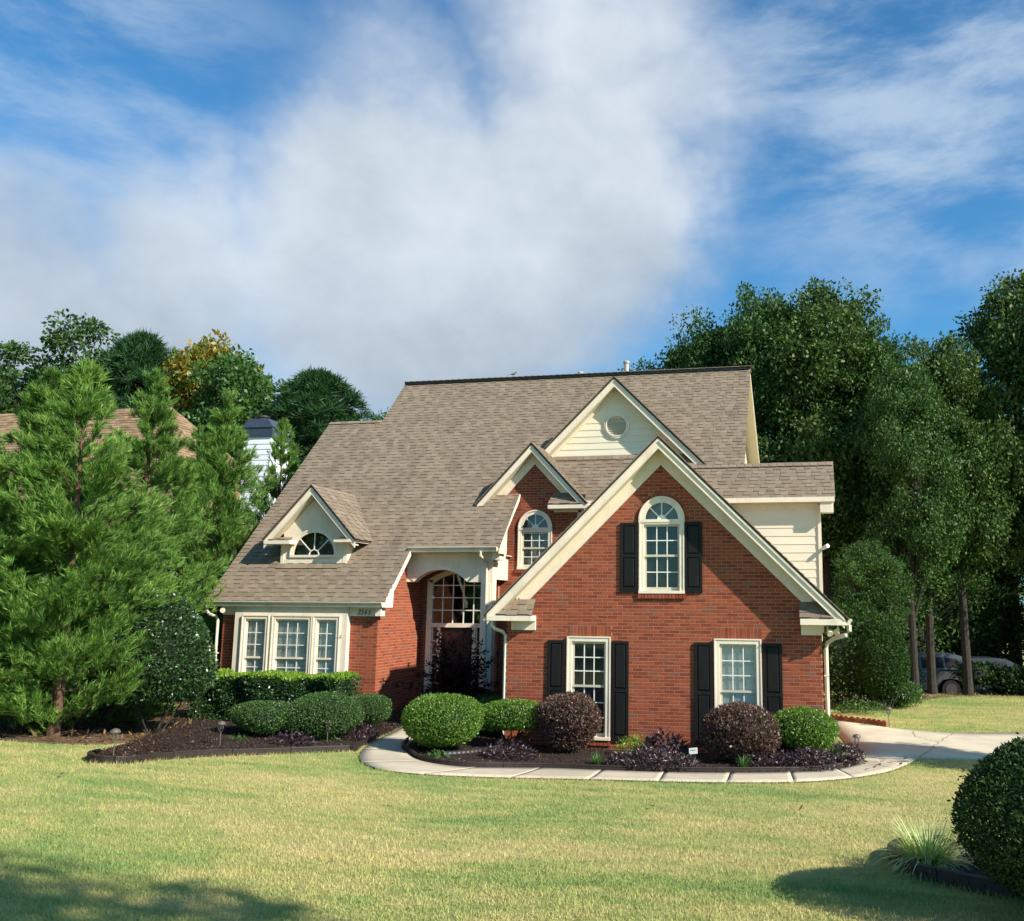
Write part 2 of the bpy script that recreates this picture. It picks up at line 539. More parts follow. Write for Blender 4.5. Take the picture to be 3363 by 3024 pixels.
L_PURPLE = leafmat('purple_heart_leaf', [(0, (.02, .009, .014)), (.5, (.042, .020, .030)), (.9, (.10, .062, .082)), (1, (.07, .09, .04))], .5, .25)
L_FLOWER = paint('pink_petal', (.75, .50, .65), .6, .05, 5)
L_LIME = leafmat('lime_weed_leaf', [(0, (.10, .22, .02)), (.6, (.18, .33, .035)), (1, (.30, .30, .06))], .4, .35)
L_WEED = leafmat('weed_leaf', [(0, (.04, .13, .025)), (.6, (.08, .20, .045)), (1, (.15, .24, .07))], .4, .35)
L_LIRI = leafmat('variegated_leaf', [(0, (.22, .32, .10)), (.5, (.46, .52, .24)), (1, (.78, .76, .48))], .4, .35)
L_STRAW = leafmat('dry_leaf', [(0, (.10, .055, .025)), (.6, (.20, .12, .06)), (1, (.30, .2, .11))], .2, .2)
L_ONION = leafmat('dark_liriope_leaf', [(0, (.03, .045, .028)), (.6, (.065, .07, .05)), (1, (.12, .11, .085))], .4, .25)

# ------------------------------------------------------------------ terrain


def sp(v, k=2.5):
    return np.log1p(np.exp(np.clip(v * k, -40, 40))) / k


def gz(x, y):
    x = np.asarray(x, float)
    y = np.asarray(y, float)
    z = -2.83 + .078 * np.minimum(sp(15.5 - y), 20)
    z = z + np.clip(.05 * sp(-5 - x), 0, .4)
    z = z - np.clip(.1 * sp(y - 33, 1.5), 0, .55) * 1 / (1 + np.exp(-(x + 10) / 3))
    z = z + .05 * np.clip((y - 60) / 20, 0, 50)
    return z


def G(x, y):
    return float(gz(x, y))


def grid_ground():
    xs = np.unique(np.concatenate([np.linspace(-400, -40, 19), np.linspace(-40, 24, 140), np.linspace(24, 400, 19)]))
    ys = np.unique(np.concatenate([np.linspace(-200, -10, 12), np.linspace(-10, 60, 150), np.linspace(60, 700, 30)]))
    X, Y = np.meshgrid(xs, ys)
    V = np.stack([X, Y, gz(X, Y)], -1).reshape(-1, 3)
    nx, ny = len(xs), len(ys)
    i = (np.arange(ny - 1)[:, None] * nx + np.arange(nx - 1)[None]).ravel()
    F = np.stack([i, i + 1, i + nx + 1, i + nx], -1)
    o = link('lawn', np_mesh('lawn', V, 4, F, LAWN, True))
    tag(o, 'mown lawn patched green and straw yellow in front of the brick house', 'lawn', kind='structure')


grid_ground()


def resample(poly, n):
    P = np.array(poly, float)
    d = np.r_[0, np.cumsum(np.hypot(*np.diff(P, axis=0).T))]
    s = np.linspace(0, d[-1], n)
    return np.stack([np.interp(s, d, P[:, k]) for k in range(P.shape[1])], -1)


def smooth_line(poly, n=60, it=3):
    P = np.array(poly, float)
    for _ in range(it):
        Q = [P[0]]
        for a, b in zip(P[:-1], P[1:]):
            Q += [a * .75 + b * .25, a * .25 + b * .75]
        Q.append(P[-1])
        P = np.array(Q)
    return resample(P, n)


def pair_ribbon(pairs, n, rows):
    """pairs of (front, back) points -> grid (rows+1, n, 2)"""
    A = np.array([p[0] for p in pairs], float)
    B = np.array([p[1] for p in pairs], float)
    t = np.r_[0, np.cumsum(np.hypot(*np.diff(A, axis=0).T) + .5 * np.hypot(*np.diff(B, axis=0).T))]
    AB = np.concatenate([A, B], 1)
    for _ in range(2):
        Q, T = [AB[0]], [t[0]]
        for k in range(len(AB) - 1):
            for f in (.25, .75):
                Q.append(AB[k] * (1 - f) + AB[k + 1] * f)
                T.append(t[k] * (1 - f) + t[k + 1] * f)
        Q.append(AB[-1]); T.append(t[-1])
        AB, t = np.array(Q), np.array(T)
    s = np.linspace(0, t[-1], n)
    R = np.stack([np.interp(s, t, AB[:, k]) for k in range(4)], -1)
    w = np.linspace(0, 1, rows + 1)[:, None, None]
    return R[None, :, :2] * (1 - w) + R[None, :, 2:] * w


def sheet(name, Gd, lift, mat, parent=None, side=.06, bulge=0):
    """draped slab from a grid of plan points with a skirt"""
    r, n = Gd.shape[:2]
    w = np.linspace(-1, 1, r)[:, None]
    Z = gz(Gd[..., 0], Gd[..., 1]) + lift + bulge * (1 - w ** 2)
    V = np.concatenate([Gd, Z[..., None]], -1).reshape(-1, 3)
    i = (np.arange(r - 1)[:, None] * n + np.arange(n - 1)[None]).ravel()
    F = np.stack([i, i + 1, i + n + 1, i + n], -1)
    ring = list(range(n)) + [k * n + n - 1 for k in range(1, r)] + [(r - 1) * n + k for k in range(n - 2, -1, -1)] + [k * n for k in range(r - 2, 0, -1)]
    base = len(V)
    low = V[ring] - np.array([0, 0, side])
    V = np.concatenate([V, low])
    m = len(ring)
    S = np.array([[ring[k], ring[(k + 1) % m], base + (k + 1) % m, base + k] for k in range(m)])
    F = np.concatenate([F, S])
    o0 = world_loc(parent) if parent is not None else Vector((0, 0, 0))
    V = V - np.array(o0)
    me = np_mesh(name, V, 4, F, mat)
    bm = bmesh.new(); bm.from_mesh(me); bmesh.ops.recalc_face_normals(bm, faces=bm.faces); bm.to_mesh(me); bm.free()
    return link(name, me, parent)


# front walk: path from the door bends along the bed to the driveway
WALK_PAIRS = [((-8.95, 20.6), (-7.75, 20.6)), ((-8.62, 19.2), (-7.75, 19.3)), ((-8.42, 18.0), (-7.75, 18.2)), ((-8.27, 17.0), (-7.68, 17.2)), ((-7.98, 15.88), (-7.2, 16.25)),  # walk, drive and bed edges: image pixel positions cast onto the ground, then hardcoded
              ((-7.45, 14.85), (-6.75, 15.6)), ((-6.77, 14.15), (-6.2, 15.35)), ((-6.1, 14.1), (-5.7, 15.4)), ((-5.4, 14.38), (-5.1, 15.78)),
              ((-4.42, 14.8), (-4.4, 16.0)), ((-3.25, 15.08), (-3.3, 16.05)), ((-2.03, 15.25), (-2.1, 16.2)), ((-1.1, 15.52), (-1.1, 16.45)),
              ((-.39, 15.77), (-.45, 16.7)), ((.26, 16.15), (.1, 17.0)), ((.85, 16.7), (.55, 17.45)), ((1.4, 17.45), (.8, 18.0)), ((1.93, 18.84), (.86, 18.6))]
walk_grid = pair_ribbon(WALK_PAIRS, 181, 4)
walk = thing('walkway', 'pale concrete front walk curving past the flower bed to the driveway', 'walkway', (-3, 15.5, G(-3, 15.5)))
walk['kind'] = 'structure'
cuts = [0, 14, 32, 48, 64, 80, 94, 107, 119, 131, 143, 155, 168, 180]
for a, b in zip(cuts[:-1], cuts[1:]):
    seg = walk_grid[:, a:b + 1].copy()
    # leave a narrow joint
    for e, s_ in ((0, 1), (-1, -1)):
        dv = seg[:, e + s_ if e == 0 else -2] - seg[:, e]
        seg[:, e] += dv / np.linalg.norm(dv, axis=-1, keepdims=True) * .006
    sheet('slab', seg, .035, WALK, walk, .10)
sheet('joint_filler', walk_grid, .022, CRACK, walk, .05)

# driveway
drv = np.stack([resample([(.86, 18.5), (1.95, 18.95), (2.7, 19.05), (3.84, 19.15), (9, 19.4), (40, 21)], 60),
                resample([(.35, 24.6), (1.14, 24.0), (2, 23.15), (2.9, 22.75), (4.7, 23.3), (40, 26)], 60)])
drv = np.stack([drv[0] * (1 - w) + drv[1] * w for w in np.linspace(0, 1, 7)])
drive = sheet('driveway', drv, .03, DRIVE, None, .1)
tag(drive, 'pale concrete driveway at the right corner of the house', 'driveway', kind='structure')
drv2 = np.stack([resample([(.33, 18.45), (.33, 24.6)], 8), resample([(.86, 18.5), (.7, 24.4)], 8)])
ck = M()
for pts in ([(1.93, 18.9), (2.4, 20.4), (2.6, 21.2), (3.1, 22.7)], [(2.6, 21.2), (2.2, 21.9), (2.25, 22.8)]):
    q = resample(pts, 40)
    q[1:-1] += RS.normal(0, .018, (38, 2))
    for a, b in zip(q[:-1], q[1:]):
        z = max(G(*a), G(*b)) + .034
        d = (b - a) / np.linalg.norm(b - a) * .006
        ck.add([(a[0] - d[1], a[1] + d[0], z), (a[0] + d[1], a[1] - d[0], z), (b[0] + d[1], b[1] - d[0], z), (b[0] - d[1], b[1] + d[0], z)], [(0, 1, 2, 3)])
ck.build('crack', CRACK, drive)

# mulch beds
bedL = pair_ribbon([((-10.12, 11.8), (-10.45, 12.25)), ((-9.6, 12.06), (-10.9, 13.2)), ((-9.74, 12.99), (-11.5, 14.6)), ((-9.39, 14.04), (-12.6, 16.6)), ((-8.75, 15.31), (-14.2, 20.3)),
                    ((-8.12, 16.0), (-12, 20.3)), ((-8.36, 17.2), (-10.4, 20.3)), ((-8.5, 18.2), (-9.95, 20.9)), ((-8.75, 20), (-9.85, 22.6))], 80, 12)
b1 = sheet('left_mulch_bed', bedL, .045, SOIL, None, .1, .03)
tag(b1, 'dark brown mulch bed under the shrubs left of the front walk', 'mulch', kind='stuff')
bedR = pair_ribbon([((-7.72, 19.5), (-7.55, 22.5)), ((-7.66, 17.2), (-6.15, 22.5)), ((-7.15, 16.3), (-6.12, 18.25)), ((-6.7, 15.66), (-6.0, 18.25)), ((-6.18, 15.42), (-5.5, 18.25)), ((-5.1, 15.84), (-5, 18.25)),
                    ((-4.4, 16.05), (-4.2, 18.25)), ((-3.3, 16.1), (-3.2, 18.25)), ((-2.1, 16.25), (-2.1, 18.25)), ((-1.1, 16.5), (-1.1, 18.25)),
                    ((-.45, 16.75), (-.4, 18.25)), ((.1, 17.05), (.1, 18.25)), ((.5, 17.5), (.4, 18.3)), ((.8, 18.1), (.75, 18.45))], 90, 10)
b2 = sheet('front_mulch_bed', bedR, .045, SOIL, None, .1, .03)
tag(b2, 'dark mulch bed between the curved walk and the brick gable', 'mulch', kind='stuff')
bedN = pair_ribbon([((.72, 9.95), (1.1, 10.35)), ((.68, 9.35), (1.5, 10.6)), ((.8, 8.85), (2.2, 10.8)), ((1.16, 8.46), (3.0, 10.7)), ((1.6, 8.1), (3.9, 10)), ((2.5, 7.4), (4.5, 9.2)), ((3.8, 6.9), (4.8, 8.2))], 40, 8)
b3 = sheet('corner_mulch_bed', bedN, .06, SOIL, None, .1, .03)
tag(b3, 'small mulch bed under the big near bush at the right edge', 'mulch', kind='stuff')
bedC = pair_ribbon([((-19, 13.1), (-20, 30)), ((-15, 13.0), (-18, 30)), ((-12.6, 13.0), (-15.6, 30)), ((-11.3, 13.7), (-14.8, 30)), ((-12.0, 15.5), (-14.6, 30))], 40, 10)
b4 = sheet('pine_straw_ground', bedC, .02, paint('pine_straw', (.085, .05, .03), .95, .5, 12, .7), None, .05)
tag(b4, 'brown pine straw strip under the tall evergreens on the left', 'mulch', kind='stuff')
bedW = pair_ribbon([((.8, 26.3), (-1, 60)), ((1.5, 27.2), (2, 60)), ((2.6, 29.0), (6, 60)), ((3.8, 31.6), (12, 60)), ((5.5, 33.4), (18, 60)), ((8, 34.6), (26, 60)), ((16, 35.5), (50, 60))], 60, 16)
b5 = sheet('woodland_floor', bedW, .02, paint('leaf_litter', (.075, .045, .028), .95, .6, 6, .8), None, .05)
tag(b5, 'brown leaf litter on the ground under the trees on the right', 'leaf litter', kind='stuff')


def chips(name, Gd, n, size, mat, label, lift=.05, cat='mulch'):
    r, m = Gd.shape[:2]
    a = RS.rand(n) * (r - 1.001)
    b = RS.rand(n) * (m - 1.001)
    i, j = a.astype(int), b.astype(int)
    fa, fb = (a - i)[:, None], (b - j)[:, None]
    P = (Gd[i, j] * (1 - fa) * (1 - fb) + Gd[i + 1, j] * fa * (1 - fb) + Gd[i, j + 1] * (1 - fa) * fb + Gd[i + 1, j + 1] * fa * fb)
    w = (a / (r - 1)) * 2 - 1
    z = gz(P[:, 0], P[:, 1]) + lift + .03 * (1 - w ** 2)
    P = np.c_[P, z + RS.rand(n) * .012]
    D = RS.normal(0, 1, (n, 3)); D[:, 2] *= .35
    D /= np.linalg.norm(D, axis=1, keepdims=True)
    me = leaf_mesh(name, P, D, size * (.5 + RS.rand(n)), .32, mat, flat=True)
    o = link(name, me)
    tag(o, label, cat, kind='stuff')


def leaf_mesh(name, P, D, L, aspect, mat, flat=False, droop=0, origin=None, blade=False):
    """one quad per leaf: base, side, tip, side"""
    n = len(P)
    L = np.broadcast_to(np.asarray(L, float), (n,))[:, None]
    R = RS.normal(0, 1, (n, 3))
    if flat:
        R = np.cross(D, np.array([0, 0, 1.0]) + .3 * R)
    S = np.cross(D, R)
    if flat: S = R
    S /= np.linalg.norm(S, axis=1, keepdims=True) + 1e-9
    asp = np.broadcast_to(np.asarray(aspect, float), (n,))[:, None]
    tip = P + D * L
    if droop: tip[:, 2] -= droop * L[:, 0]
    mid = P + D * L * .48
    if blade:
        V = np.stack([P - S * L * asp * .5, P + S * L * asp * .5, tip], 1).reshape(-1, 3)
        if origin is not None: V = V - np.array(origin)
        return np_mesh(name, V, 3, np.arange(3 * n).reshape(-1, 3), mat)
    V = np.stack([P, mid + S * L * asp * .5, tip, mid - S * L * asp * .5], 1).reshape(-1, 3)
    if origin is not None: V = V - np.array(origin)
    return np_mesh(name, V, 4, np.arange(4 * n).reshape(-1, 4), mat)


chips('left_bed_mulch_chips', bedL, 26000, .05, MULCH, 'loose brown bark chips in the bed left of the walk')
chips('front_bed_mulch_chips', bedR, 22000, .045, MULCH, 'loose brown bark chips in the bed before the brick gable')
chips('corner_bed_mulch_chips', bedN, 9000, .04, MULCH, 'loose bark chips and dead leaves in the small right bed', .065)
chips('pine_straw_litter', bedC, 9000, .12, L_STRAW, 'dead needles fallen below the tall evergreens', .03)
chips('woodland_litter', bedW, 9000, .16, L_STRAW, 'brown leaves and twigs along the edge of the woods', .03, 'leaf litter')


def in_poly(P, poly):
    x, y = P[:, 0], P[:, 1]
    inside = np.zeros(len(P), bool)
    q = poly[-1]
    for p in poly:
        c = ((p[1] > y) != (q[1] > y)) & (x < (q[0] - p[0]) * (y - p[1]) / (q[1] - p[1] + 1e-12) + p[0])
        inside ^= c
        q = p
    return inside


def outline(Gd):
    return np.concatenate([Gd[0], Gd[:, -1], Gd[-1][::-1], Gd[::-1, 0]])


def build_grass():
    NO = [outline(g) for g in (walk_grid, drv, bedL, bedR, bedN, bedC)]
    rings = [((-9, 3.5), (4.7, 8.2), 150000, .029), ((-13.5, 4.2), (8.2, 12), 95000, .034), ((-17, 5), (12, 17), 72000, .04),
             ((.4, 9), (22.6, 34.5), 45000, .055), ((.6, 8), (17, 20), 12000, .045)]
    PP, LL = [], []
    for xr, yr, n, L in rings:
        P = np.c_[RS.uniform(*xr, n), RS.uniform(*yr, n)]
        ok = np.ones(n, bool)
        for g in NO: ok &= ~in_poly(P, g)
        ok &= ~((P[:, 1] > 18.2) & (P[:, 0] < .4))
        P = P[ok]
        PP.append(P); LL.append(np.full(len(P), L))
    P = np.concatenate(PP); L = np.concatenate(LL)
    # longer tufts against the edges
    ed = []
    for g in (walk_grid[0], bedL[0], bedN[0], drv[-1][:40], drv[0][:40]):
        q = resample(g, 1800)
        nrm = np.stack([np.gradient(q[:, 1]), -np.gradient(q[:, 0])], -1)
        nrm /= np.linalg.norm(nrm, axis=1, keepdims=True) + 1e-9
        sgn = -1 if g is drv[-1][:40] else 1
        ed.append(q + nrm * sgn * RS.uniform(-.02, .06, (len(q), 1)) + RS.normal(0, .01, q.shape))
    E_ = np.concatenate(ed)
    P = np.concatenate([P, E_]); L = np.concatenate([L, np.full(len(E_), .06)])
    n = len(P)
    D = np.c_[RS.normal(0, .42, (n, 2)), np.ones(n)]
    D /= np.linalg.norm(D, axis=1, keepdims=True)
    P3 = np.c_[P, gz(P[:, 0], P[:, 1]) - .004]
    me = leaf_mesh('lawn_grass', P3, D, L * RS.uniform(.6, 1.35, n), np.clip(.009 / L * 1.0, .1, .4), BLADE, blade=True)
    o = link('lawn_grass', me)
    tag(o, 'short green and straw coloured grass blades of the front lawn', 'grass', kind='stuff')


build_grass()

# ------------------------------------------------------------------ bed edging (strips of moulded edging, joined end to end)


def edging(name, line, label, h=.085, t=.035, lift=.03, group=None, step=1.1):
    q = smooth_line(line, max(30, int(12 * len(line))), 3)
    root = thing(name, label, 'edging', (q[0][0], q[0][1], G(*q[0])), group)
    d = np.r_[0, np.cumsum(np.hypot(*np.diff(q, axis=0).T))]
    nseg = max(2, int(d[-1] / step))
    for s_ in range(nseg):
        a, b = d[-1] * s_ / nseg + .006, d[-1] * (s_ + 1) / nseg - .006
        ss = np.linspace(a, b, 9)
        pts = np.stack([np.interp(ss, d, q[:, 0]), np.interp(ss, d, q[:, 1])], -1)
        nr = np.stack([-np.gradient(pts[:, 1]), np.gradient(pts[:, 0])], -1)
        nr /= np.linalg.norm(nr, axis=1, keepdims=True)
        m = M()
        wob = random.uniform(-.006, .006)
        prof = [(-t / 2, -.06), (-t / 2, h - .02), (-t / 2 - .008, h - .015), (-t / 2 - .004, h), (t / 2 + .004, h), (t / 2 + .008, h - .015), (t / 2, h - .02), (t / 2, -.06)]
        vs = []
        for (x, y), n_ in zip(pts, nr):
            z = G(x, y) + lift + wob
            vs += [(x + n_[0] * o_, y + n_[1] * o_, z + zz) for o_, zz in prof]
        k = len(prof)
        fs = [(i * k + j, i * k + (j + 1) % k, (i + 1) * k + (j + 1) % k, (i + 1) * k + j) for i in range(len(pts) - 1) for j in range(k)]
        fs += [tuple(range(k)), tuple(range((len(pts) - 1) * k, len(pts) * k))]
        m.add(vs, fs)
        # raised waves moulded in the face
        for j in range(1, 8):
            (x, y), n_ = pts[j], nr[j]
            z = G(x, y) + lift + wob
            c = np.array([x, y]) - n_ * (t / 2 + .004)
            tdir = np.array([n_[1], -n_[0]])
            m.hexa([(*(c + tdir * sx + n_ * sy), z + zz + sx * .35) for zz in (.01, .04) for sx, sy in ((-.03, -.004), (.03, -.004), (.03, .006), (-.03, .006))])
        m.build('edging_section', EDGING, root)
    return root


edging('bed_edging', [(-10.55, 12.5), (-10.4, 12.1), (-10.1, 11.82), (-9.65, 12.02), (-9.72, 12.95), (-9.39, 14.04), (-8.75, 15.31), (-8.22, 15.95)],
       'dark edging strip along the front of the left mulch bed')
edging('bed_edging', [(-8.14, 16.0), (-8.3, 16.7), (-8.38, 17.3)], 'short brown edging board beside the walk at the left bed', .07, .05)
edging('bed_edging', [(-7.72, 17.4), (-7.5, 16.6), (-7.15, 16.25), (-6.7, 15.62), (-6.18, 15.38), (-5.6, 15.5), (-5.1, 15.8), (-4.4, 16.03), (-3.3, 16.07), (-2.1, 16.22), (-1.1, 16.47), (-.45, 16.72), (.1, 17.02), (.5, 17.45)],
       'dark scroll patterned edging between the curved walk and the front bed')
edging('bed_edging', [(1.3, 10.5), (.9, 10.25), (.72, 9.9), (.67, 9.35), (.8, 8.85), (1.16, 8.42), (1.6, 8.12), (2.5, 7.42), (3.8, 6.85)],
       'black edging round the small bed under the near right bush', .1, .04)

# ------------------------------------------------------------------ the house
HOUSE = thing('brick_house', 'red brick house with cream gables, brown shingle roof and black shutters', 'house', (-7, 22, -2.83))


def part(name, m, mat, parent=HOUSE, **kw):
    return m.build(name, mat, parent, **kw)


# ---- bricks
CH = .0677
BR_L, BR_P, BR_H = .1955, .2075, .0555
all_bricks = []          # (cx, cy, cz, length, height, axis)   axis 'y': face towards -y, 'x': face towards +x
wall_mb = {}


def intervals_minus(base, holes):
    out = [base]
    for h0, h1 in holes:
        nxt = []
        for a, b in out:
            if h1 <= a or h0 >= b:
                nxt.append((a, b)); continue
            if h0 > a: nxt.append((a, h0))
            if h1 < b: nxt.append((h1, b))
        out = nxt
    return [(a, b) for a, b in out if b - a > .03]


def brick_wall(wname, plane, axis, zlo, zhi, span, holes, thick=.12, zref=0.0):
    """courses of running bond; span(z) -> (u0,u1); holes(z) -> list of (u0,u1)"""
    wall = M()
    k0, k1 = math.floor((zlo - zref) / CH), math.ceil((zhi - zref) / CH)
    for k in range(k0, k1):
        z = zref + k * CH
        zc = z + CH / 2
        if zc < zlo or zc > zhi: continue
        u0, u1 = span(zc)
        if u1 - u0 < .05: continue
        for a, b in intervals_minus((u0, u1), holes(zc)):
            if axis == 'y': wall.box(a, b, plane, plane + thick, z, z + CH)
            else: wall.box(plane - thick, plane, max(a, 20.151) if wname == 'bay_side_wall' else a, b, z, z + CH)
            off = (k % 2) * BR_P / 2
            j = math.floor((a - off) / BR_P)
            while True:
                b0 = off + j * BR_P
                if b0 >= b: break
                c0, c1 = max(b0, a), min(b0 + BR_L, b)
                if c1 - c0 > .025:
                    all_bricks.append(((c0 + c1) / 2, zc, c1 - c0, BR_H, axis, plane, wname))
                j += 1
    wall_mb[wname] = wall


def soldier(u, zc, w, h, plane, axis, wname, ang=0.0, proud=0.0):
    all_bricks.append((u, zc, w, h, axis, plane, wname, ang, proud))


def arc_pts(cx, cz, r, a0, a1, n, sx=1):
    return [(cx + r * math.cos(a0 + (a1 - a0) * i / n) * sx, cz + r * math.sin(a0 + (a1 - a0) * i / n)) for i in range(n + 1)]


GY, LY, WY, DY = 18.3, 20.03, 22.65, 22.5          # wall planes: brick gable, left bay, upper wall, door wall
GX = -2.865                                         # centre of the brick gable


# gable wall
def g_span(z):
    top = 2.83 - z
    return (max(-6.04, GX - top), min(.22, GX + top))


def arch_hole(cx, half, zs, rise, z0, z):
    """opening: straight sides to zs, then an arc of given rise"""
    if z < z0 or z > zs + rise: return []
    if z <= zs: return [(cx - half, cx + half)]
    r = (half * half + rise * rise) / (2 * rise)
    zc = zs + rise - r
    return [(cx - math.sqrt(max(0, r * r - (z - zc) ** 2)), cx + math.sqrt(max(0, r * r - (z - zc) ** 2)))]


def g_holes(z):
    h = []
    if .235 < z < 1.70: h.append((-3.30, -2.40))
    if 1.70 <= z < 2.26: h += arch_hole(-2.85, .56, 1.70, .56, 1.70, z)
    if .13 < z <= .235: h.append((-3.33, -2.37))
    for a, b in ((-4.765, -3.878), (-1.817, -.922)):
        if -2.62 < z < -.628: h.append((a, b))
        if -.628 <= z < -.405: h.append((a - .01, b + .01))
        if -2.74 < z <= -2.62: h.append((a - .02, b + .02))
    return h


brick_wall('gable_wall', GY, 'y', -3.0, 2.83, g_span, g_holes)
for a, b in ((-4.775, -3.868), (-1.827, -.912)):
    n = 13
    for i in range(n): soldier(a + (b - a) * (i + .5) / n, -.5165, (b - a) / n - .011, .205, GY, 'y', 'gable_wall')
    for i in range(n): soldier(a + (b - a) * (i + .5) / n, -2.68, (b - a) / n - .011, .09, GY, 'y', 'gable_wall', 0, .03)
    wall_mb['gable_wall'].box(a, b, GY, GY + .12, -.628, -.405).box(a, b, GY, GY + .12, -2.74, -2.622)
for i in range(14): soldier(-3.33 + .96 * (i + .5) / 14, .182, .96 / 14 - .010, .092, GY, 'y', 'gable_wall', 0, .045)
wall_mb['gable_wall'].box(-3.33, -2.37, GY, GY + .12, .13, .235)
for i in range(19):
    a = PI * (i + .5) / 19
    soldier(-2.85 + .508 * math.cos(a), 1.70 + .508 * math.sin(a), .078, .098, GY, 'y', 'gable_wall', a - PI / 2)
wall_mb['gable_wall'].strip(arc_pts(-2.85, 1.70, .448, 0, PI, 18), arc_pts(-2.85, 1.70, .60, 0, PI, 18), 'y', GY + .001, GY + .1)


# left bay wall
def l_holes(z):
    return [(-13.70, -10.60)] if z < -.05 else []


brick_wall('bay_left_wall', LY, 'y', -2.9, -.05, lambda z: (-13.77, -13.34), lambda z: [])
brick_wall('bay_right_wall', LY, 'y', -2.9, -.05, lambda z: (-10.45, -9.75), lambda z: [])
brick_wall('bay_side_wall', -9.75, 'x', -2.9, 1.66, lambda z: (max(20.03, z + 19.9 + .1), 22.5), lambda z: [])


def w_span(z):
    if z > 2.33: t = (3.58 - z) / 1.03; return (max(-6.83 - t, -7.9), min(-6.83 + t, -5.4))
    return (-7.80, -5.67)


def w_holes(z):
    h = []
    if .87 < z < 1.92: h.append((-7.235, -6.345))
    if 1.92 <= z < 2.46: h += arch_hole(-6.79, .55, 1.92, .54, 1.92, z)
    if .80 < z <= .87: h.append((-7.30, -6.28))
    return h


brick_wall('stair_wall', WY, 'y', -2.9, 3.58, w_span, w_holes)
for i in range(14): soldier(-7.30 + 1.02 * (i + .5) / 14, .835, 1.02 / 14 - .01, .09, WY, 'y', 'stair_wall', 0, .045)
wall_mb['stair_wall'].box(-7.3, -6.28, WY, WY + .12, .79, .872)
for i in range(18):
    a = PI * (i + .5) / 18
    soldier(-6.79 + .5 * math.cos(a), 1.92 + .5 * math.sin(a), .080, .098, WY, 'y', 'stair_wall', a - PI / 2)
wall_mb['stair_wall'].strip(arc_pts(-6.79, 1.92, .445, 0, PI, 18), arc_pts(-6.79, 1.92, .59, 0, PI, 18), 'y', WY + .001, WY + .1)


# door wall
def d_holes(z):
    if z < .62: return [(-9.589, -7.899)]
    return arch_hole(-8.744, .845, .62, .26, .62, z)


brick_wall('door_wall', DY, 'y', -2.9, 1.7, lambda z: (-9.75, -7.7), d_holes)
brick_wall('garage_side_wall', .22, 'x', -3.0, 0.0, lambda z: (18.42, 22.7), lambda z: [])

wall_objs = {w: part('brick_wall', m, MORTAR) for w, m in wall_mb.items()}


def brick_geo(L, H, proud=.003):
    """a brick face block with a worn front edge; front towards -y"""
    e, d = .0015, .03
    x, z = L / 2, H / 2
    vs = [(-x, d, -z), (x, d, -z), (x, d, z), (-x, d, z), (-x, -proud + e, -z), (x, -proud + e, -z), (x, -proud + e, z), (-x, -proud + e, z),
          (-x + e, -proud, -z + e), (x - e, -proud, -z + e), (x - e, -proud, z - e), (-x + e, -proud, z - e)]
    fs = [(8, 9, 10, 11), (4, 5, 9, 8), (5, 6, 10, 9), (6, 7, 11, 10), (7, 4, 8, 11), (0, 1, 5, 4), (1, 2, 6, 5), (2, 3, 7, 6), (3, 0, 4, 7)]
    return vs, fs


def build_bricks():
    recs = []
    for r in all_bricks:
        u, zc, L, H, axis, plane, wn = r[:7]
        ang = r[7] if len(r) > 7 else 0
        proud = r[8] if len(r) > 8 else 0
        pos = (u, plane - proud, zc) if axis == 'y' else (plane + proud, u, zc)
        recs.append((pos, L, H, axis, wn, ang, proud))
    order = sorted(range(len(recs)), key=lambda i: (Vector(recs[i][0]).length + (50 if recs[i][0][2] < -1.9 or recs[i][3] == 'x' or len(all_bricks[i]) > 7 or recs[i][1] < .19 else 0)))
    single = set(order[:298])
    cache = {}
    big_v, big_f = [], []
    for i, (pos, L, H, axis, wn, ang, proud) in enumerate(recs):
        jit = random.uniform(0, .0015)
        rot = PI / 2 if axis == 'x' else 0
        if i in single:
            key = (round(L, 3), round(H, 3), random.randrange(2))
            if key not in cache:
                vs, fs = brick_geo(L, H, .0025 + .001 * key[2])
                me = bpy.data.meshes.new('brick'); me.from_pydata(vs, [], fs); me.materials.append(BRICK)
                cache[key] = me
            w = wall_objs[wn]
            o = link('brick', cache[key], w, Vector((pos[0], pos[1] - jit, pos[2])) - world_loc(w), (0, random.uniform(-.004, .004), rot))
        else:
            vs, fs = brick_geo(L, H, .0025 + jit)
            a = ang + random.uniform(-.005, .005)
            ca, sa = math.cos(a), math.sin(a)
            k = len(big_v)
            for x, y, z in vs:
                x, z = x * ca - z * sa, x * sa + z * ca
                if axis == 'x': x, y = -y, x
                big_v.append((pos[0] + x, pos[1] + y, pos[2] + z))
            big_f += [tuple(j + k for j in f) for f in fs]
    me = bpy.data.meshes.new('brickwork')
    o0 = world_loc(HOUSE)
    me.from_pydata([(x - o0.x, y - o0.y, z - o0.z) for x, y, z in big_v], [], big_f)
    me.materials.append(BRICK)
    o = link('brickwork', me, HOUSE)
    o['kind'] = 'stuff'


build_bricks()

# ---- plain bodies behind: side, rear and upper walls
m = M()
m.box(-13.77, -13.65, 20.151, 33, -3, .3).box(-13.64, -9.9, 32.9, 33.02, -3, 4.2).box(-9.9, -1.9, 32.9, 33.02, -3, 4.2)
m.prism([(20.5, .4), (33, .4), (33, 2.1), (25.26, 5.38)], 'x', -13.77, -13.65)
part('rear_wall', m, BRICK)
m = M()
m.prism([(23.3, 3.3), (26.79, 6.8), (33, 4.13), (33, -3), (23.3, -3)], 'x', -12.3, -12.2)
part('upper_left_wall', m, SIDING)

# lap siding: each board its own piece
n_plank = 0


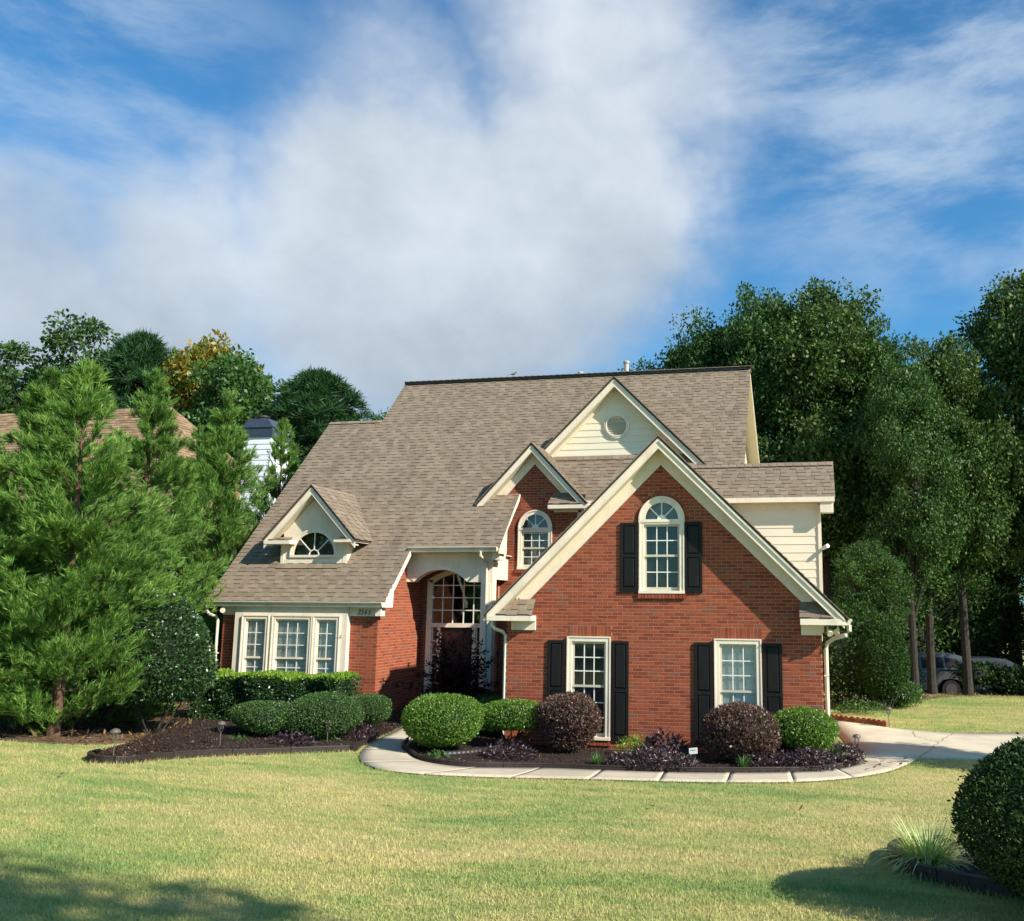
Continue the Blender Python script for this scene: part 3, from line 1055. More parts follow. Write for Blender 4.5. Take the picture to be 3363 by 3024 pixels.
def plank(parent, axis, plane, u0a, u1a, u0b, u1b, z0, z1, mat=SIDING):
    """lapped board, slanted ends allowed: bottom edge u0a..u1a, top edge u0b..u1b"""
    q = M()
    lo, hi, bk = .016, .004, -.02
    if axis == 'y':
        f = lambda u, o, z: (u, plane - o, z)
    else:
        f = lambda u, o, z: (plane + o, u, z)
    q.hexa([f(u0a, lo, z0), f(u1a, lo, z0), f(u1a, bk, z0), f(u0a, bk, z0), f(u0b, hi, z1 + .012), f(u1b, hi, z1 + .012), f(u1b, bk, z1 + .012), f(u0b, bk, z1 + .012)])
    return q.build('siding_board', mat, parent)


# top gable siding (plane y 23.8)
TGX, TGZ = -4.93, 5.97
m = M()
m.prism([(TGX - 2.35, 3.4), (TGX + 2.35, 3.4), (TGX, 5.74)], 'y', 23.82, 23.9)
tgw = part('top_gable_wall', m, SIDING)
z = 3.955
edges = [3.955, 4.127, 4.304, 4.474, 4.652, 4.838, 5.01, 5.19, 5.36, 5.53, 5.68]
for a, b in zip(edges[:-1], edges[1:]):
    top = 5.80
    plank(tgw, 'y', 23.8, TGX - (top - a), TGX + (top - a), TGX - max(.02, top - b), TGX + max(.02, top - b), a, b)
# upper right siding wall (plane y 22.7)
m = M()
m.box(-6.1, .27, 22.72, 22.8, -1.0, 2.45)
rsw = part('upper_right_wall', m, SIDING)
e = 2.30
m = M().box(-5.6, .27, 22.685, 22.72, 2.28, 2.46)
part('frieze_board', m, TRIM2)
e, step = 2.272, .1982
while e > -.3:
    x0 = -2.85 + max(0, 3.1 - e) * .0
    plank(rsw, 'y', 22.7, -5.55, .25, -5.55, .25, e - step, e)
    e -= step
part('corner_board', M().box(.25, .33, 22.66, 22.74, -.6, 2.42).box(.29, .33, 22.74, 22.82, -.6, 2.42), TRIM)
part('corner_board', M().box(-5.68, -5.6, 22.63, 22.7, -.6, 2.32), TRIM)
part('wing_side_wall', M().prism([(22.74, -.8), (27.5, -.8), (27.5, 1.6), (23.37, 3.4), (22.74, 2.8)], 'x', .2, .29), SIDING)
part('wing_lower_side_wall', M().box(.1, .21, 22.7, 27.5, -3, -.8), MORTAR)
part('wing_rear_wall', M().box(-2, .29, 27.45, 27.55, -3, 1.7), SIDING)
# right end gable of the main roof
m = M()
m.prism([(23.2, 3.1), (26.79, 6.72), (33, 4.05), (33, -3), (23.2, -3)], 'x', -2.0, -1.93)
egw = part('end_gable_wall', m, SIDING)
e = 3.3
while e < 5.6:
    # board limits follow both roof slopes
    ya, yb = max(23.3, e + 19.84 + .15), 26.79 + (6.72 - e) / .43
    plank(egw, 'x', -1.93, ya, min(yb, 32.9), max(23.3, e + .17 + 19.99), min(26.79 + (6.72 - e - .17) / .43, 32.9), e, e + .17)
    e += .17

# ---- roofs
roof_body = M()
S2 = math.sqrt(.5)


def rz(y):
    return y - 19.84


def deck_front(x0, x1, za, zb):
    ya, yb = za + 19.84, zb + 19.84
    roof_body.slab((x0, ya, za), (x1, ya, za), (x1, yb, zb), (x0, yb, zb), (0, .045, -.045))


deck_front(-14.15, -9.53, .03, 1.37)
deck_front(-14.15, -7.25, 1.37, 2.86)
deck_front(-5.48, .65, 2.58, 2.74)
deck_front(-5.72, .65, 2.74, 2.86)
deck_front(-14.15, .65, 2.86, 3.53)
deck_front(-14.15, -1.53, 3.53, 5.43)
deck_front(-12.43, -1.53, 5.43, 6.93)
# rear slopes
roof_body.slab((-12.43, 26.77, 6.93), (-1.53, 26.77, 6.93), (-1.53, 33.4, 6.93 - .43 * 6.63), (-12.43, 33.4, 6.93 - .43 * 6.63), (0, -.02, -.05))
roof_body.slab((-14.15, 25.27, 5.43), (-12.3, 25.27, 5.43), (-12.3, 33.4, 5.43 - .43 * 8.13), (-14.15, 33.4, 5.43 - .43 * 8.13), (0, -.02, -.05))
roof_body.slab((-1.6, 23.37, 3.53), (.37, 23.37, 3.53), (.37, 28, 3.53 - .43 * 4.63), (-1.6, 28, 3.53 - .43 * 4.63), (0, -.02, -.05))

shingles = []     # (origin, U, V, N, u0, u1)  one per tab
SH_E = .143


def shingle_field(O, U, V, N, rows, span, coarse=1.0, last=None):
    O, U, V, N = (Vector(a) for a in (O, U, V, N))
    for k in range(rows):
        v0 = k * SH_E
        r_ = span(v0 + SH_E * .5)
        if r_ is None: continue
        a, b = r_
        u = a
        thickrow = random.random()
        tall = False
        while u < b - .001:
            w = random.choice((.14, .17, .2, .24)) * coarse
            tall = not tall
            u2 = min(b, u + w)
            if b - u2 < .05: u2 = b
            shingles.append((O + V * v0 + U * ((u + u2) / 2), U, V, N, u2 - u, .021 if tall else .009, random.uniform(-.004, .004)))
            u = u2


def main_span(v):
    z = .03 + v * S2
    x0 = -14.17 if z < 5.43 else -12.45
    x1 = -9.51 if z < 1.37 else -7.23 if z < 2.89 else .67 if z < 3.53 else -1.51
    return (x0, x1)


NROW = int((6.93 - .03) / S2 / SH_E)
shingle_field((0, 19.87, .03), (1, 0, 0), (0, S2, S2), (0, -S2, S2), NROW + 1, main_span)
shingle_field((0, 19.87, .03), (1, 0, 0), (0, S2, S2), (0, -S2, S2), NROW + 1, lambda v: (-5.46 if .03 + v * S2 < 2.72 else -5.70, .67) if 2.57 <= .03 + v * S2 < 2.89 else None)


def gable_roof(cx, z_ap, half, slope, y0, y1fun, dark_under=True, thick=.045):
    """both slopes of a gable that faces the street; y1fun(z) gives the back end of the slope at height z"""
    for sg in (-1, 1):
        xe, ze = cx + sg * half, z_ap - slope * half
        n = math.hypot(1, slope)
        ybA, ybE = y1fun(z_ap), y1fun(ze)
        roof_body.slab((cx, y0, z_ap), (xe, y0, ze), (xe, ybE, ze), (cx, ybA, z_ap), (-sg * slope / n * thick * 0, 0, -thick))
        Vv = Vector((-sg / n, 0, slope / n))
        Nn = Vector((sg * slope / n, 0, 1 / n))
        length = half * n
        Uv = Vector((0, 1, 0))
        rows = int(length / SH_E) + 1

        def span(v, ze=ze, n=n):
            z = ze + v * slope / n
            if z > z_ap: z = z_ap
            return (y0 - .02, y1fun(z) + .05)
        shingle_field(Vector((xe + sg * .02, 0, ze)) + Nn * .002, Uv, Vv, Nn, rows, span)
    # ridge caps
    ridge_caps = M()
    y = y0 - .02
    while y < y1fun(z_ap):
        y2 = min(y + .15, y1fun(z_ap) + .02)
        for sg in (-1, 1):
            n = math.hypot(1, slope)
            ridge_caps.slab((cx, y, z_ap + .028), (cx + sg * .14 / n, y, z_ap + .028 - .14 * slope / n), (cx + sg * .14 / n, y2 + .03, z_ap + .014 - .14 * slope / n), (cx, y2 + .03, z_ap + .014), (0, 0, -.012))
        y = y2
    cap_list.append(ridge_caps)


cap_list = []
main_back = lambda z: z + 19.84
gable_roof(GX, 3.33, 3.56, 1.0, 17.93, lambda z: max(z + 19.84, 22.7) if z > 2.3 else 22.7)
SGX, SGZ = -6.83, 4.07
gable_roof(SGX, SGZ, 1.45, 1.07, 22.27, main_back)
gable_roof(TGX, 6.0, 2.42, 1.0, 23.42, main_back)
DMX, DMZ = -11.9, 2.86
gable_roof(DMX, DMZ, 1.24, 1.08, 20.47, main_back)


def pent(x0, x1, y0, y1, z0, z1, slant0=0, slant1=0):
    """small return roof climbing from the fascia back to the wall"""
    roof_body.slab((x0, y0, z0), (x1, y0, z0), (x1 + slant1, y1, z1), (x0 + slant0, y1, z1), (0, 0, -.012))
    L = math.hypot(y1 - y0, z1 - z0)
    V = Vector((0, (y1 - y0) / L, (z1 - z0) / L))
    N = Vector((0, -V.z, V.y))
    rows = max(2, round(L / SH_E))
    global SH_E_
    shingle_field((0, y0 - .015, z0 + .004), (1, 0, 0), V, N, rows, lambda v: (x0 + slant0 * v / L, x1 + slant1 * v / L))


pent(-6.16, -5.42, 17.95, 18.27, -.215, .095, .0, -.02)
pent(-.185, .43, 17.95, 18.27, -.215, .075, .0, -.05)
pent(-6.38, -5.5, 22.3, 22.62, 2.50, 2.82, .08, -.1)
pent(-13.02, -12.41, 20.5, 20.79, 1.515, 1.60, .12, -.12)
pent(-11.235, -10.85, 20.5, 20.79, 1.53, 1.60, .12, .0)
# row of flat flashing shingles under the dormer and under the top gable
for x in np.arange(-12.75, -11.1, .21):
    shingles.append((Vector((x, 20.64, rz(20.64) + .03)), Vector((1, 0, 0)), Vector((0, S2, S2)), Vector((0, -S2, S2)), .2, .01, 0))
for x in np.arange(-6.7, -3.0, .2):
    shingles.append((Vector((x, 23.62, rz(23.62) + .035)), Vector((1, 0, 0)), Vector((0, S2, S2)), Vector((0, -S2, S2)), .19, .01, 0))
ROOF = part('roof', roof_body, FELT)


def shingle_geo(w, t):
    """tab: thick lower lip, thin tucked top. axes: x=U, y=V, z=N"""
    x = w / 2 - .0012
    return ([(-x, 0, 0), (x, 0, 0), (x, .16, -.004), (-x, .16, -.004), (-x, 0, t), (x, 0, t), (x, .16, .004), (-x, .16, .004)],
            [(0, 3, 2, 1), (4, 5, 6, 7), (0, 1, 5, 4), (1, 2, 6, 5), (2, 3, 7, 6), (3, 0, 4, 7)])


def build_shingles():
    keys = []
    for i, s in enumerate(shingles):
        p = s[0]
        pen = 0 if (s[3].y < -.5 and p.y < 23.4) else 40
        if -6.2 < p.x < -.05 and p.y > 18.5 and p.z < 3.2: pen = 40
        if p.x > -2.3 and p.z < 2.72 and p.x < -.0 and p.y > 19: pen += 40 * (p.z < 2.6)
        keys.append(p.length + pen + (30 if s[4] < .1 else 0))
    single = set(np.argsort(keys)[:298].tolist())
    cache = {}
    bv, bf = [], []
    o0 = world_loc(ROOF)
    for i, (p, U, V, N, w, t, j) in enumerate(shingles):
        if i in single:
            key = (round(w, 2), t)
            if key not in cache:
                vs, fs = shingle_geo(round(w, 2), t)
                me = bpy.data.meshes.new('shingle'); me.from_pydata(vs, [], fs); me.materials.append(SHINGLE)
                cache[key] = me
            Mx = Matrix((U, V, N)).transposed()
            o = link('shingle', cache[key], ROOF, p + V * j - o0)
            o.rotation_euler = Mx.to_euler()
        else:
            vs, fs = shingle_geo(w, t)
            k = len(bv)
            for x, y, z in vs:
                q = p + U * x + V * (y + j) + N * z - o0
                bv.append(q[:])
            bf += [tuple(a + k for a in f) for f in fs]
    me = bpy.data.meshes.new('shingles')
    me.from_pydata(bv, [], bf)
    me.materials.append(SHINGLE)
    o = link('shingles', me, ROOF)
    o['kind'] = 'stuff'


build_shingles()
# ridge vent and caps of the main roof
m = M()
m.box(-12.43, -1.62, 26.66, 26.9, 6.90, 6.985)
part('ridge_vent', m, DARKMETAL)
ridge_caps = M()
x = -12.45
while x < -1.6:
    for sg in (-1, 1):
        ridge_caps.slab((x, 26.79, 7.035), (x + .22, 26.79, 7.02), (x + .22, 26.79 + sg * .16, 6.975), (x, 26.79 + sg * .16, 6.99), (0, 0, -.012))
    x += .2
cap_list.append(ridge_caps)
for (xa, xb, yy, zz) in ((-14.17, -12.45, 25.29, 5.475), (-3.3, .67, 23.39, 3.575)):
    x = xa
    ridge_caps = M()
    cap_list.append(ridge_caps)
    while x < xb:
        for sg in (-1, 1):
            ridge_caps.slab((x, yy, zz), (min(x + .22, xb), yy, zz - .012), (min(x + .22, xb), yy + sg * .13, zz - .1 if sg < 0 else zz - .06), (x, yy + sg * .13, zz - .088 if sg < 0 else zz - .05), (0, 0, -.012))
        x += .2
for cm_ in cap_list: part('ridge_cap', cm_, SHINGLE)

# ---- rakes, fascias, soffits
def rake(cx, z_ap, half, slope, y, w, t=.03, crown=True, name='rake_board'):
    """two sloping boards meeting at the apex, front face at y"""
    for sg in (-1, 1):
        m = M()
        xe = cx + sg * half
        m.prism([(cx, z_ap), (xe, z_ap - slope * half), (xe, z_ap - slope * half - w), (cx, z_ap - w)], 'y', y + .002 * (sg > 0), y + t)
        if crown:
            m.prism([(cx, z_ap - .004), (xe, z_ap - slope * half - .004), (xe, z_ap - slope * half - .062), (cx, z_ap - .062)], 'y', y - .022, y + .001)
        part(name, m, TRIM)


def rake_soffit(cx, z_ap, half, slope, y0, y1):
    m = M()
    for sg in (-1, 1):
        m.slab((cx, y0, z_ap), (cx + sg * half, y0, z_ap - slope * half), (cx + sg * half, y1, z_ap - slope * half), (cx, y1, z_ap), (0, 0, .02))
    part('soffit', m, SOFFIT)


rake(GX, 3.306, 3.50, 1.0, 17.95, .205)
rake_soffit(GX, 3.115, 3.42, 1.0, 17.975, 18.3)
for sg in (-1, 1):
    m = M()
    m.prism([(GX, 3.12), (GX + sg * 2.92, 3.12 - 2.92), (GX + sg * 2.92, 3.12 - 2.92 - .12), (GX + sg * 2.74, 2.81 - 2.74), (GX, 2.81)], 'y', 18.262 + .002 * (sg > 0), 18.3)
    m.prism([(GX, 3.12), (GX + sg * 2.98, 3.12 - 2.98), (GX + sg * 2.98, 3.06 - 2.98), (GX, 3.06)], 'y', 18.235, 18.2625)
    part('frieze_board', m, TRIM2)
rake(SGX, 4.045, 1.42, 1.07, 22.3, .19)
rake_soffit(SGX, 3.87, 1.36, 1.07, 22.32, 22.65)
for sg in (-1, 1):
    m = M()
    m.prism([(SGX, 3.88), (SGX + sg * 1.3, 3.88 - 1.07 * 1.3), (SGX + sg * 1.1, 3.58 - 1.07 * 1.1), (SGX, 3.58)], 'y', 22.615 + .002 * (sg > 0), 22.65)
    part('frieze_board', m, TRIM2)
rake(TGX, 5.975, 2.38, 1.0, 23.45, .22)
rake_soffit(TGX, 5.77, 2.3, 1.0, 23.47, 23.8)
for sg in (-1, 1):
    part('frieze_board', M().prism([(TGX, 5.77), (TGX + sg * 1.95, 5.77 - 1.95), (TGX + sg * 1.85, 5.67 - 1.85), (TGX, 5.67)], 'y', 23.76 + .002 * (sg > 0), 23.8), TRIM2)
rake(DMX, 2.835, 1.22, 1.08, 20.5, .20)
rake_soffit(DMX, 2.65, 1.17, 1.08, 20.52, 20.8)

# boxed returns at the gable feet
def ret_box(x0, x1, y0, y1, z0, z1, mat=TRIM, name='eave_return'):
    return part(name, M().box(x0, x1, y0, y1, z0, z1), mat, bevel=.004)


ret_box(-6.37, -5.43, 17.94, 18.29, -.33, -.222)
ret_box(-.175, .655, 17.94, 18.29, -.34, -.222)
ret_box(-5.95, -5.432, 18.255, 18.3, -.515, -.332, TRIM2, 'frieze_block')
ret_box(-.165, .235, 18.255, 18.3, -.535, -.342, TRIM2, 'frieze_block')
ret_box(-6.375, -5.3, 22.29, 22.65, 2.385, 2.482)
ret_box(-6.30, -5.66, 22.61, 22.65, 2.325, 2.384, TRIM2, 'frieze_block')
ret_box(-13.12, -12.41, 20.49, 20.8, 1.42, 1.515)
ret_box(-11.24, -10.68, 20.49, 20.8, 1.455, 1.535)
# side eaves of the gables
part('fascia', M().box(-10.71, -10.68, 20.8, 21.36, 1.455, 1.535).box(-13.12, -13.09, 20.8, 21.3, 1.43, 1.515), TRIM)
part('fascia', M().box(.62, .655, 18.29, 22.7, -.34, -.22).box(-6.37, -6.34, 18.29, 22.6, -.33, -.21), TRIM)
part('soffit', M().box(.22, .62, 18.29, 22.7, -.338, -.32).box(-6.34, -6.02, 18.29, 22.64, -.328, -.31), SOFFIT)
# upper right eave
part('fascia', M().box(-5.5, .65, 22.38, 22.41, 2.47, 2.585), TRIM)
part('soffit', M().box(-5.5, .64, 22.41, 22.7, 2.462, 2.474), SOFFIT)
part('eave_return', M().box(.31, .62, 22.42, 22.72, 2.215, 2.47).prism([(22.4, 2.47), (23.37, 3.44), (23.37, 3.2), (22.72, 2.47)], 'x', .6, .64), TRIM, bevel=.003)
# left eave: gutter, frieze, soffit, end box with the house number
part('soffit', M().box(-14.15, -9.62, 19.87, 20.04, -.085, -.07), SOFFIT)
part('fascia', M().box(-14.15, -9.53, 19.86, 19.885, -.1, .02), TRIM)
part('frieze_board', M().box(-13.77, -13.35, 19.995, 20.03, -.30, -.085), TRIM2)
part('frieze_board', M().box(-10.44, -9.75, 19.995, 20.03, -.30, -.085), TRIM2)
part('eave_return', M().box(-9.75, -9.605, 19.865, 20.08, -.295, -.085), TRIM, bevel=.004)


def gutter(pts0, pts1, name='gutter'):
    """K-profile gutter between two points along x; profile in (y,z) hanging from the fascia"""
    (x0, y, z), (x1, _, _) = pts0, pts1
    prof = [(0, 0), (0, -.115), (-.07, -.115), (-.085, -.08), (-.085, -.055), (-.118, -.02), (-.118, 0), (-.105, .0), (-.105, -.012), (-.012, -.10), (-.012, 0)]
    m = M()
    m.prism([(y + a, z + b) for a, b in prof], 'x', x0, x1)
    m.prism([(y + a, z + b) for a, b in [(0, 0), (0, -.115), (-.07, -.115), (-.118, -.02), (-.118, 0)]], 'x', x0 - .003, x0 + .004)
    m.prism([(y + a, z + b) for a, b in [(0, 0), (0, -.115), (-.07, -.115), (-.118, -.02), (-.118, 0)]], 'x', x1 - .004, x1 + .003)
    m.box(x0, x1, y - .126, y - .112, z - .012, z + .006)
    return part(name, m, GUTTER)


gutter((-14.24, 19.858, .022), (-9.55, 19.858, .022))
gutter((-9.56, 21.19, 1.362), (-7.29, 21.19, 1.362))
part('fascia', M().box(-9.56, -7.25, 21.192, 21.215, 1.24, 1.36), TRIM)
m = M().prism([(18.0, -.22), (18.0, -.335)] + [], 'x', 0, 0) if False else M()
m.prism([(.655, -.225), (.655, -.335), (.73, -.335), (.745, -.29), (.775, -.245), (.775, -.225)], 'y', 17.96, 22.6)
part('gutter', m, GUTTER)
m = M().prism([(-6.37, -.225), (-6.37, -.325), (-6.44, -.325), (-6.46, -.25), (-6.46, -.225)], 'y', 17.96, 22.6)
part('gutter', m, GUTTER)
# rake boards that face right, along the stepped eave
m = M()
m.prism([(19.885, .06), (19.87, -.095), (20.25, -.095), (20.27, .27), (21.24, 1.235), (21.24, 1.39)], 'x', -9.535, -9.5)
part('rake_board', m, TRIM)
m = M()
m.prism([(21.20, 1.37), (21.09, 1.20), (21.60, 1.20), (21.62, 1.78), (22.55, 2.62), (22.64, 2.80)], 'x', -7.235, -7.2)
part('rake_board', m, TRIM)
m = M()
m.prism([(26.8, 6.90), (33.4, 6.90 - .43 * 6.6), (33.4, 6.72 - .43 * 6.6), (26.8, 6.72)], 'x', -1.56, -1.53)
m.prism([(26.8, 6.90), (23.35, 3.45), (23.35, 3.3), (26.8, 6.72)], 'x', -1.56, -1.53)
part('rake_board', m, TRIM)
m = M()
m.slab((-1.93, 26.8, 6.72), (-1.56, 26.8, 6.72), (-1.56, 33.3, 6.72 - .43 * 6.5), (-1.93, 33.3, 6.72 - .43 * 6.5), (0, 0, .02))
m.slab((-1.93, 26.8, 6.72), (-1.56, 26.8, 6.72), (-1.56, 23.3, 3.22), (-1.93, 23.3, 3.22), (0, 0, .02))
part('soffit', m, SOFFIT)
m = M()
m.prism([(25.3, 5.36), (19.9, -.03), (19.9, -.2), (25.3, 5.2)], 'x', -14.17, -14.14)
m.prism([(25.3, 5.36), (33.3, 1.9), (33.3, 1.72), (25.3, 5.2)], 'x', -14.17, -14.14)
m.prism([(26.8, 6.86), (25.2, 5.3), (25.2, 5.2), (26.8, 6.7)], 'x', -12.45, -12.42)
m.prism([(26.8, 6.86), (33.3, 4.06), (33.3, 3.9), (26.8, 6.7)], 'x', -12.45, -12.42)
part('rake_board', m, TRIM)

# ---- dormer front with half-round window
m = M()
dmc = -11.91
top = lambda x: 2.64 - 1.08 * abs(x - DMX)
za = 1.16
def ring_hole_face(cx, zb, r, poly_top, x0, x1, z0, y0, y1, m):
    """wall sheet with a half-round hole: columns of small quads"""
    n = 36
    xs = sorted(set([x0, x1] + [x0 + (x1 - x0) * i / n for i in range(n + 1)] + [cx - r, cx + r]))
    for a, b in zip(xs[:-1], xs[1:]):
        c = (a + b) / 2
        ta, tb = poly_top(a), poly_top(b)
        if min(ta, tb) <= z0: continue
        if abs(c - cx) < r:
            ha = zb + math.sqrt(max(0, r * r - (a - cx) ** 2))
            hb = zb + math.sqrt(max(0, r * r - (b - cx) ** 2))
            m.prism([(a, z0), (b, z0), (b, zb), (a, zb)], 'y', y0, y1)
            m.prism([(a, ha), (b, hb), (b, max(tb, hb + .001)), (a, max(ta, ha + .001))], 'y', y0, y1)
        else:
            m.prism([(a, z0), (b, z0), (b, tb), (a, ta)], 'y', y0, y1)
    return m


ring_hole_face(dmc, 1.165, .57, lambda x: min(top(x), 2.7), -12.79, -11.03, .95, 20.8, 20.83, m)
m.slab((-11.03, 20.8, .93), (-11.03, 21.45, 1.55), (-11.03, 21.45, 1.75), (-11.03, 20.8, 1.75), (-.03, 0, 0))
m.slab((-12.79, 20.8, .93), (-12.79, 21.45, 1.55), (-12.79, 21.45, 1.75), (-12.79, 20.8, 1.75), (.03, 0, 0))
dw = part('dormer_wall', m, TRIM2)
part('corner_board', M().box(-12.81, -12.72, 20.78, 20.8, .955, 1.5), TRIM)
part('corner_board', M().box(-11.12, -11.01, 20.78, 20.8, .955, 1.5).box(-11.03, -11.008, 20.79, 20.9, 1.03, 1.5), TRIM)
part('flashing', M().box(-12.72, -11.12, 20.785, 20.8, .955, 1.06), TRIM)


def window_part(name='window', label=None):
    o = M().box(0, .001, 0, .001, 0, .001)
    return o


def half_round(cx, zb, r_out, r_in, y, spokes, hub, parent=HOUSE, mat_m=MUNTIN, foot=.06, backing=BLACK, sill=True, trim_mat=TRIM, hub_solid=False):
    """semicircular light: trim (part) with muntins and panes"""
    m = M()
    m.strip(arc_pts(cx, zb, r_out, 0, PI, 26), arc_pts(cx, zb, r_in, 0, PI, 26), 'y', y - .035, y + .03)
    m.strip(arc_pts(cx, zb, r_out + .015, 0, PI, 26), arc_pts(cx, zb, r_out - .02, 0, PI, 26), 'y', y - .05, y - .034)
    if sill: m.box(cx - r_out - .015, cx + r_out + .015, y - .045, y + .03, zb - foot, zb)
    w = part('window', m, trim_mat, parent)
    m = M()
    ri = r_in
    angs = [PI * (k + 1) / (spokes + 1) for k in range(spokes)]
    for a in angs:
        c, s = math.cos(a), math.sin(a)
        h = .011
        p = [(cx + c * r - s * t, zb + s * r + c * t) for r, t in ((hub, h), (ri + .01, h), (ri + .01, -h), (hub, -h))]
        m.prism(p, 'y', y - .012, y + .012)
    if hub_solid:
        m.prism(arc_pts(cx, zb, hub, 0, PI, 14), 'y', y - .014, y + .014)
    else:
        m.strip(arc_pts(cx, zb, hub + .012, 0, PI, 14), arc_pts(cx, zb, hub - .012, 0, PI, 14), 'y', y - .012, y + .012)
    m.build('muntin', mat_m, w)
    edges_ = [0] + angs + [PI]
    for a0, a1 in zip(edges_[:-1], edges_[1:]):
        q = M()
        q.prism(arc_pts(cx, zb, ri + .005, a0, a1, 6) + arc_pts(cx, zb, max(.02, hub - .0), a1, a0, 3), 'y', y + .0, y + .004)
        q.build('pane', GLASS, w)
    return w


wd = half_round(dmc, 1.165, .63, .555, 20.8, 3, .13)
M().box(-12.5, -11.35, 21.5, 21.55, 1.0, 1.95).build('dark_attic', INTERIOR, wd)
half_w = wd


def sash_window(x0, x1, z0, z1, y, cols, rows_t, rows_b, zmeet, blind=None, trim=.09, arch=None, sashmat=SASH, sillmat=TRIM, blind_top=None, slat_tilt=.5, label=None, mold=True):
    """double-hung window; x0..z1 outer edge of its casing, y = wall face"""
    m = M()
    yf, yb = y - .03, y + .06
    m.box(x0, x0 + trim, yf, yb, z0, z1).box(x1 - trim, x1, yf, yb, z0, z1).box(x0 + trim, x1 - trim, yf, yb, z1 - trim, z1)
    m.box(x0 - .012, x1 + .012, yf - .03, yb, z0 - .0, z0 + .055)
    if mold:
        m.box(x0 - .006, x0 + .02, yf - .014, yf + .001, z0 + .055, z1 + .004).box(x1 - .02, x1 + .006, yf - .014, yf + .001, z0 + .055, z1 + .004).box(x0 + .02, x1 - .02, yf - .014, yf + .001, z1 - .02, z1 + .006)
    w = part('window', m, sillmat)
    if label: w['label'] = label
    gx0, gx1, gz0, gz1 = x0 + trim, x1 - trim, z0 + .055, z1 - trim
    for (za, zb, yy, rows) in ((zmeet - .02, gz1, y + .015, rows_t), (gz0, zmeet + .02, y + .045, rows_b)):
        s_ = .045
        q = M()
        q.box(gx0, gx0 + s_, yy, yy + .03, za, zb).box(gx1 - s_, gx1, yy, yy + .03, za, zb)
        q.box(gx0 + s_, gx1 - s_, yy, yy + .03, zb - s_, zb).box(gx0 + s_, gx1 - s_, yy, yy + .03, za, za + (s_ if rows is rows_t and za > z0 + .2 else .07))
        q.build('sash', sashmat, w)
        a0, a1, b0, b1 = gx0 + s_, gx1 - s_, za + (s_ if za > z0 + .2 else .07), zb - s_
        mt = M()
        for i in range(1, cols):
            xx = a0 + (a1 - a0) * i / cols
            mt.box(xx - .010, xx + .010, yy + .004, yy + .022, b0, b1)
        for j in range(1, rows):
            zz = b0 + (b1 - b0) * j / rows
            mt.box(a0, a1, yy + .0045, yy + .0215, zz - .010, zz + .010)
        mt.build('muntin', MUNTIN, w)
        for i in range(cols):
            for j in range(rows):
                M().box(a0 + (a1 - a0) * i / cols + .008, a0 + (a1 - a0) * (i + 1) / cols - .008, yy + .010, yy + .014,
                        b0 + (b1 - b0) * j / rows + .008, b0 + (b1 - b0) * (j + 1) / rows - .008).build('pane', GLASS, w)
    if blind:
        bm_ = M()
        z = gz1 - .02
        while z > gz0 + .02:
            dz = .0125 * slat_tilt * 2
            bm_.slab((gx0 + .002, y + .077, z), (gx1 - .002, y + .077, z), (gx1 - .002, y + .077 + .022 - .012 * slat_tilt, z + dz), (gx0 + .002, y + .077 + .022 - .012 * slat_tilt, z + dz), (0, .0, .0015))
            z -= .0205
        bm_.box(gx0 + .005, gx1 - .005, y + .08, y + .12, gz1 - .03, gz1)
        bm_.build('blind', blind, w)
    return w


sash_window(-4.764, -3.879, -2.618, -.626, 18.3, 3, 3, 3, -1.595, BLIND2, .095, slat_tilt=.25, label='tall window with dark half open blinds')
sash_window(-1.817, -.922, -2.618, -.63, 18.3, 3, 3, 3, -1.622, BLIND, .095, slat_tilt=.9, label='tall window with closed pale blinds')
# upper gable window with a half-round light on top
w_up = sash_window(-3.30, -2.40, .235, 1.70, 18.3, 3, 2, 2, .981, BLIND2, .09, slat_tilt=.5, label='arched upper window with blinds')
half_round(-2.85, 1.71, .45, .335, 18.3, 3, .09, hub_solid=True)
M().box(-3.2, -2.5, 18.42, 18.425, 1.7, 2.1).build('curtain', CURTAIN, w_up)
w_st = sash_window(-7.235, -6.345, .88, 1.92, 22.65, 3, 2, 2, 1.419, None, .09, label='arched window with white curtain above the entry')
half_round(-6.79, 1.94, .44, .335, 22.65, 3, .09, hub_solid=True, backing=None)
q = M()
for i in range(24):
    a, b = -7.16 + .74 * i / 24, -7.16 + .74 * (i + 1) / 24
    q.slab((a, 22.80 + .02 * (i % 2), .95), (b, 22.80 + .02 * ((i + 1) % 2), .95), (b, 22.80 + .02 * ((i + 1) % 2), 2.3), (a, 22.80 + .02 * (i % 2), 2.3), (0, .004, 0))
q.build('curtain', CURTAIN, w_st)

# bay: box trim and three windows, x and y scaled about the camera from plane y 20.1
m = M()
BY = 19.87
m.box(-13.35, -10.44, BY, LY, -.075, -.07).box(-13.35, -10.44, BY, BY + .03, -.275, -.075)
m.box(-13.35, -13.14, BY, LY, -2.75, -.275).box(-10.61, -10.44, BY, LY, -2.75, -.275).box(-13.35, -10.44, BY + .03, LY, -.275, -.076)
m.box(-13.14, -10.61, BY + .012, LY, -2.75, -1.95)
m.box(-13.14, -10.61, BY - .015, BY + .03, -.296, -.2755)
part('bay_trim', m, TRIM2)
part('mullion', M().box(-12.431, -12.347, BY - .02, BY + .08, -1.95, -.3), TRIM)
part('mullion', M().box(-11.321, -11.29, BY - .02, BY + .08, -1.95, -.3), TRIM)
bayw = [(-13.136, -12.431, 2), (-12.347, -11.321, 3), (-11.29, -10.61, 2)]
for a, b, c in bayw:
    sash_window(a, b, -2.02, -.30, BY, c, 3, 3, -1.28, BLIND, .085, slat_tilt=.95, sashmat=TRIM2)
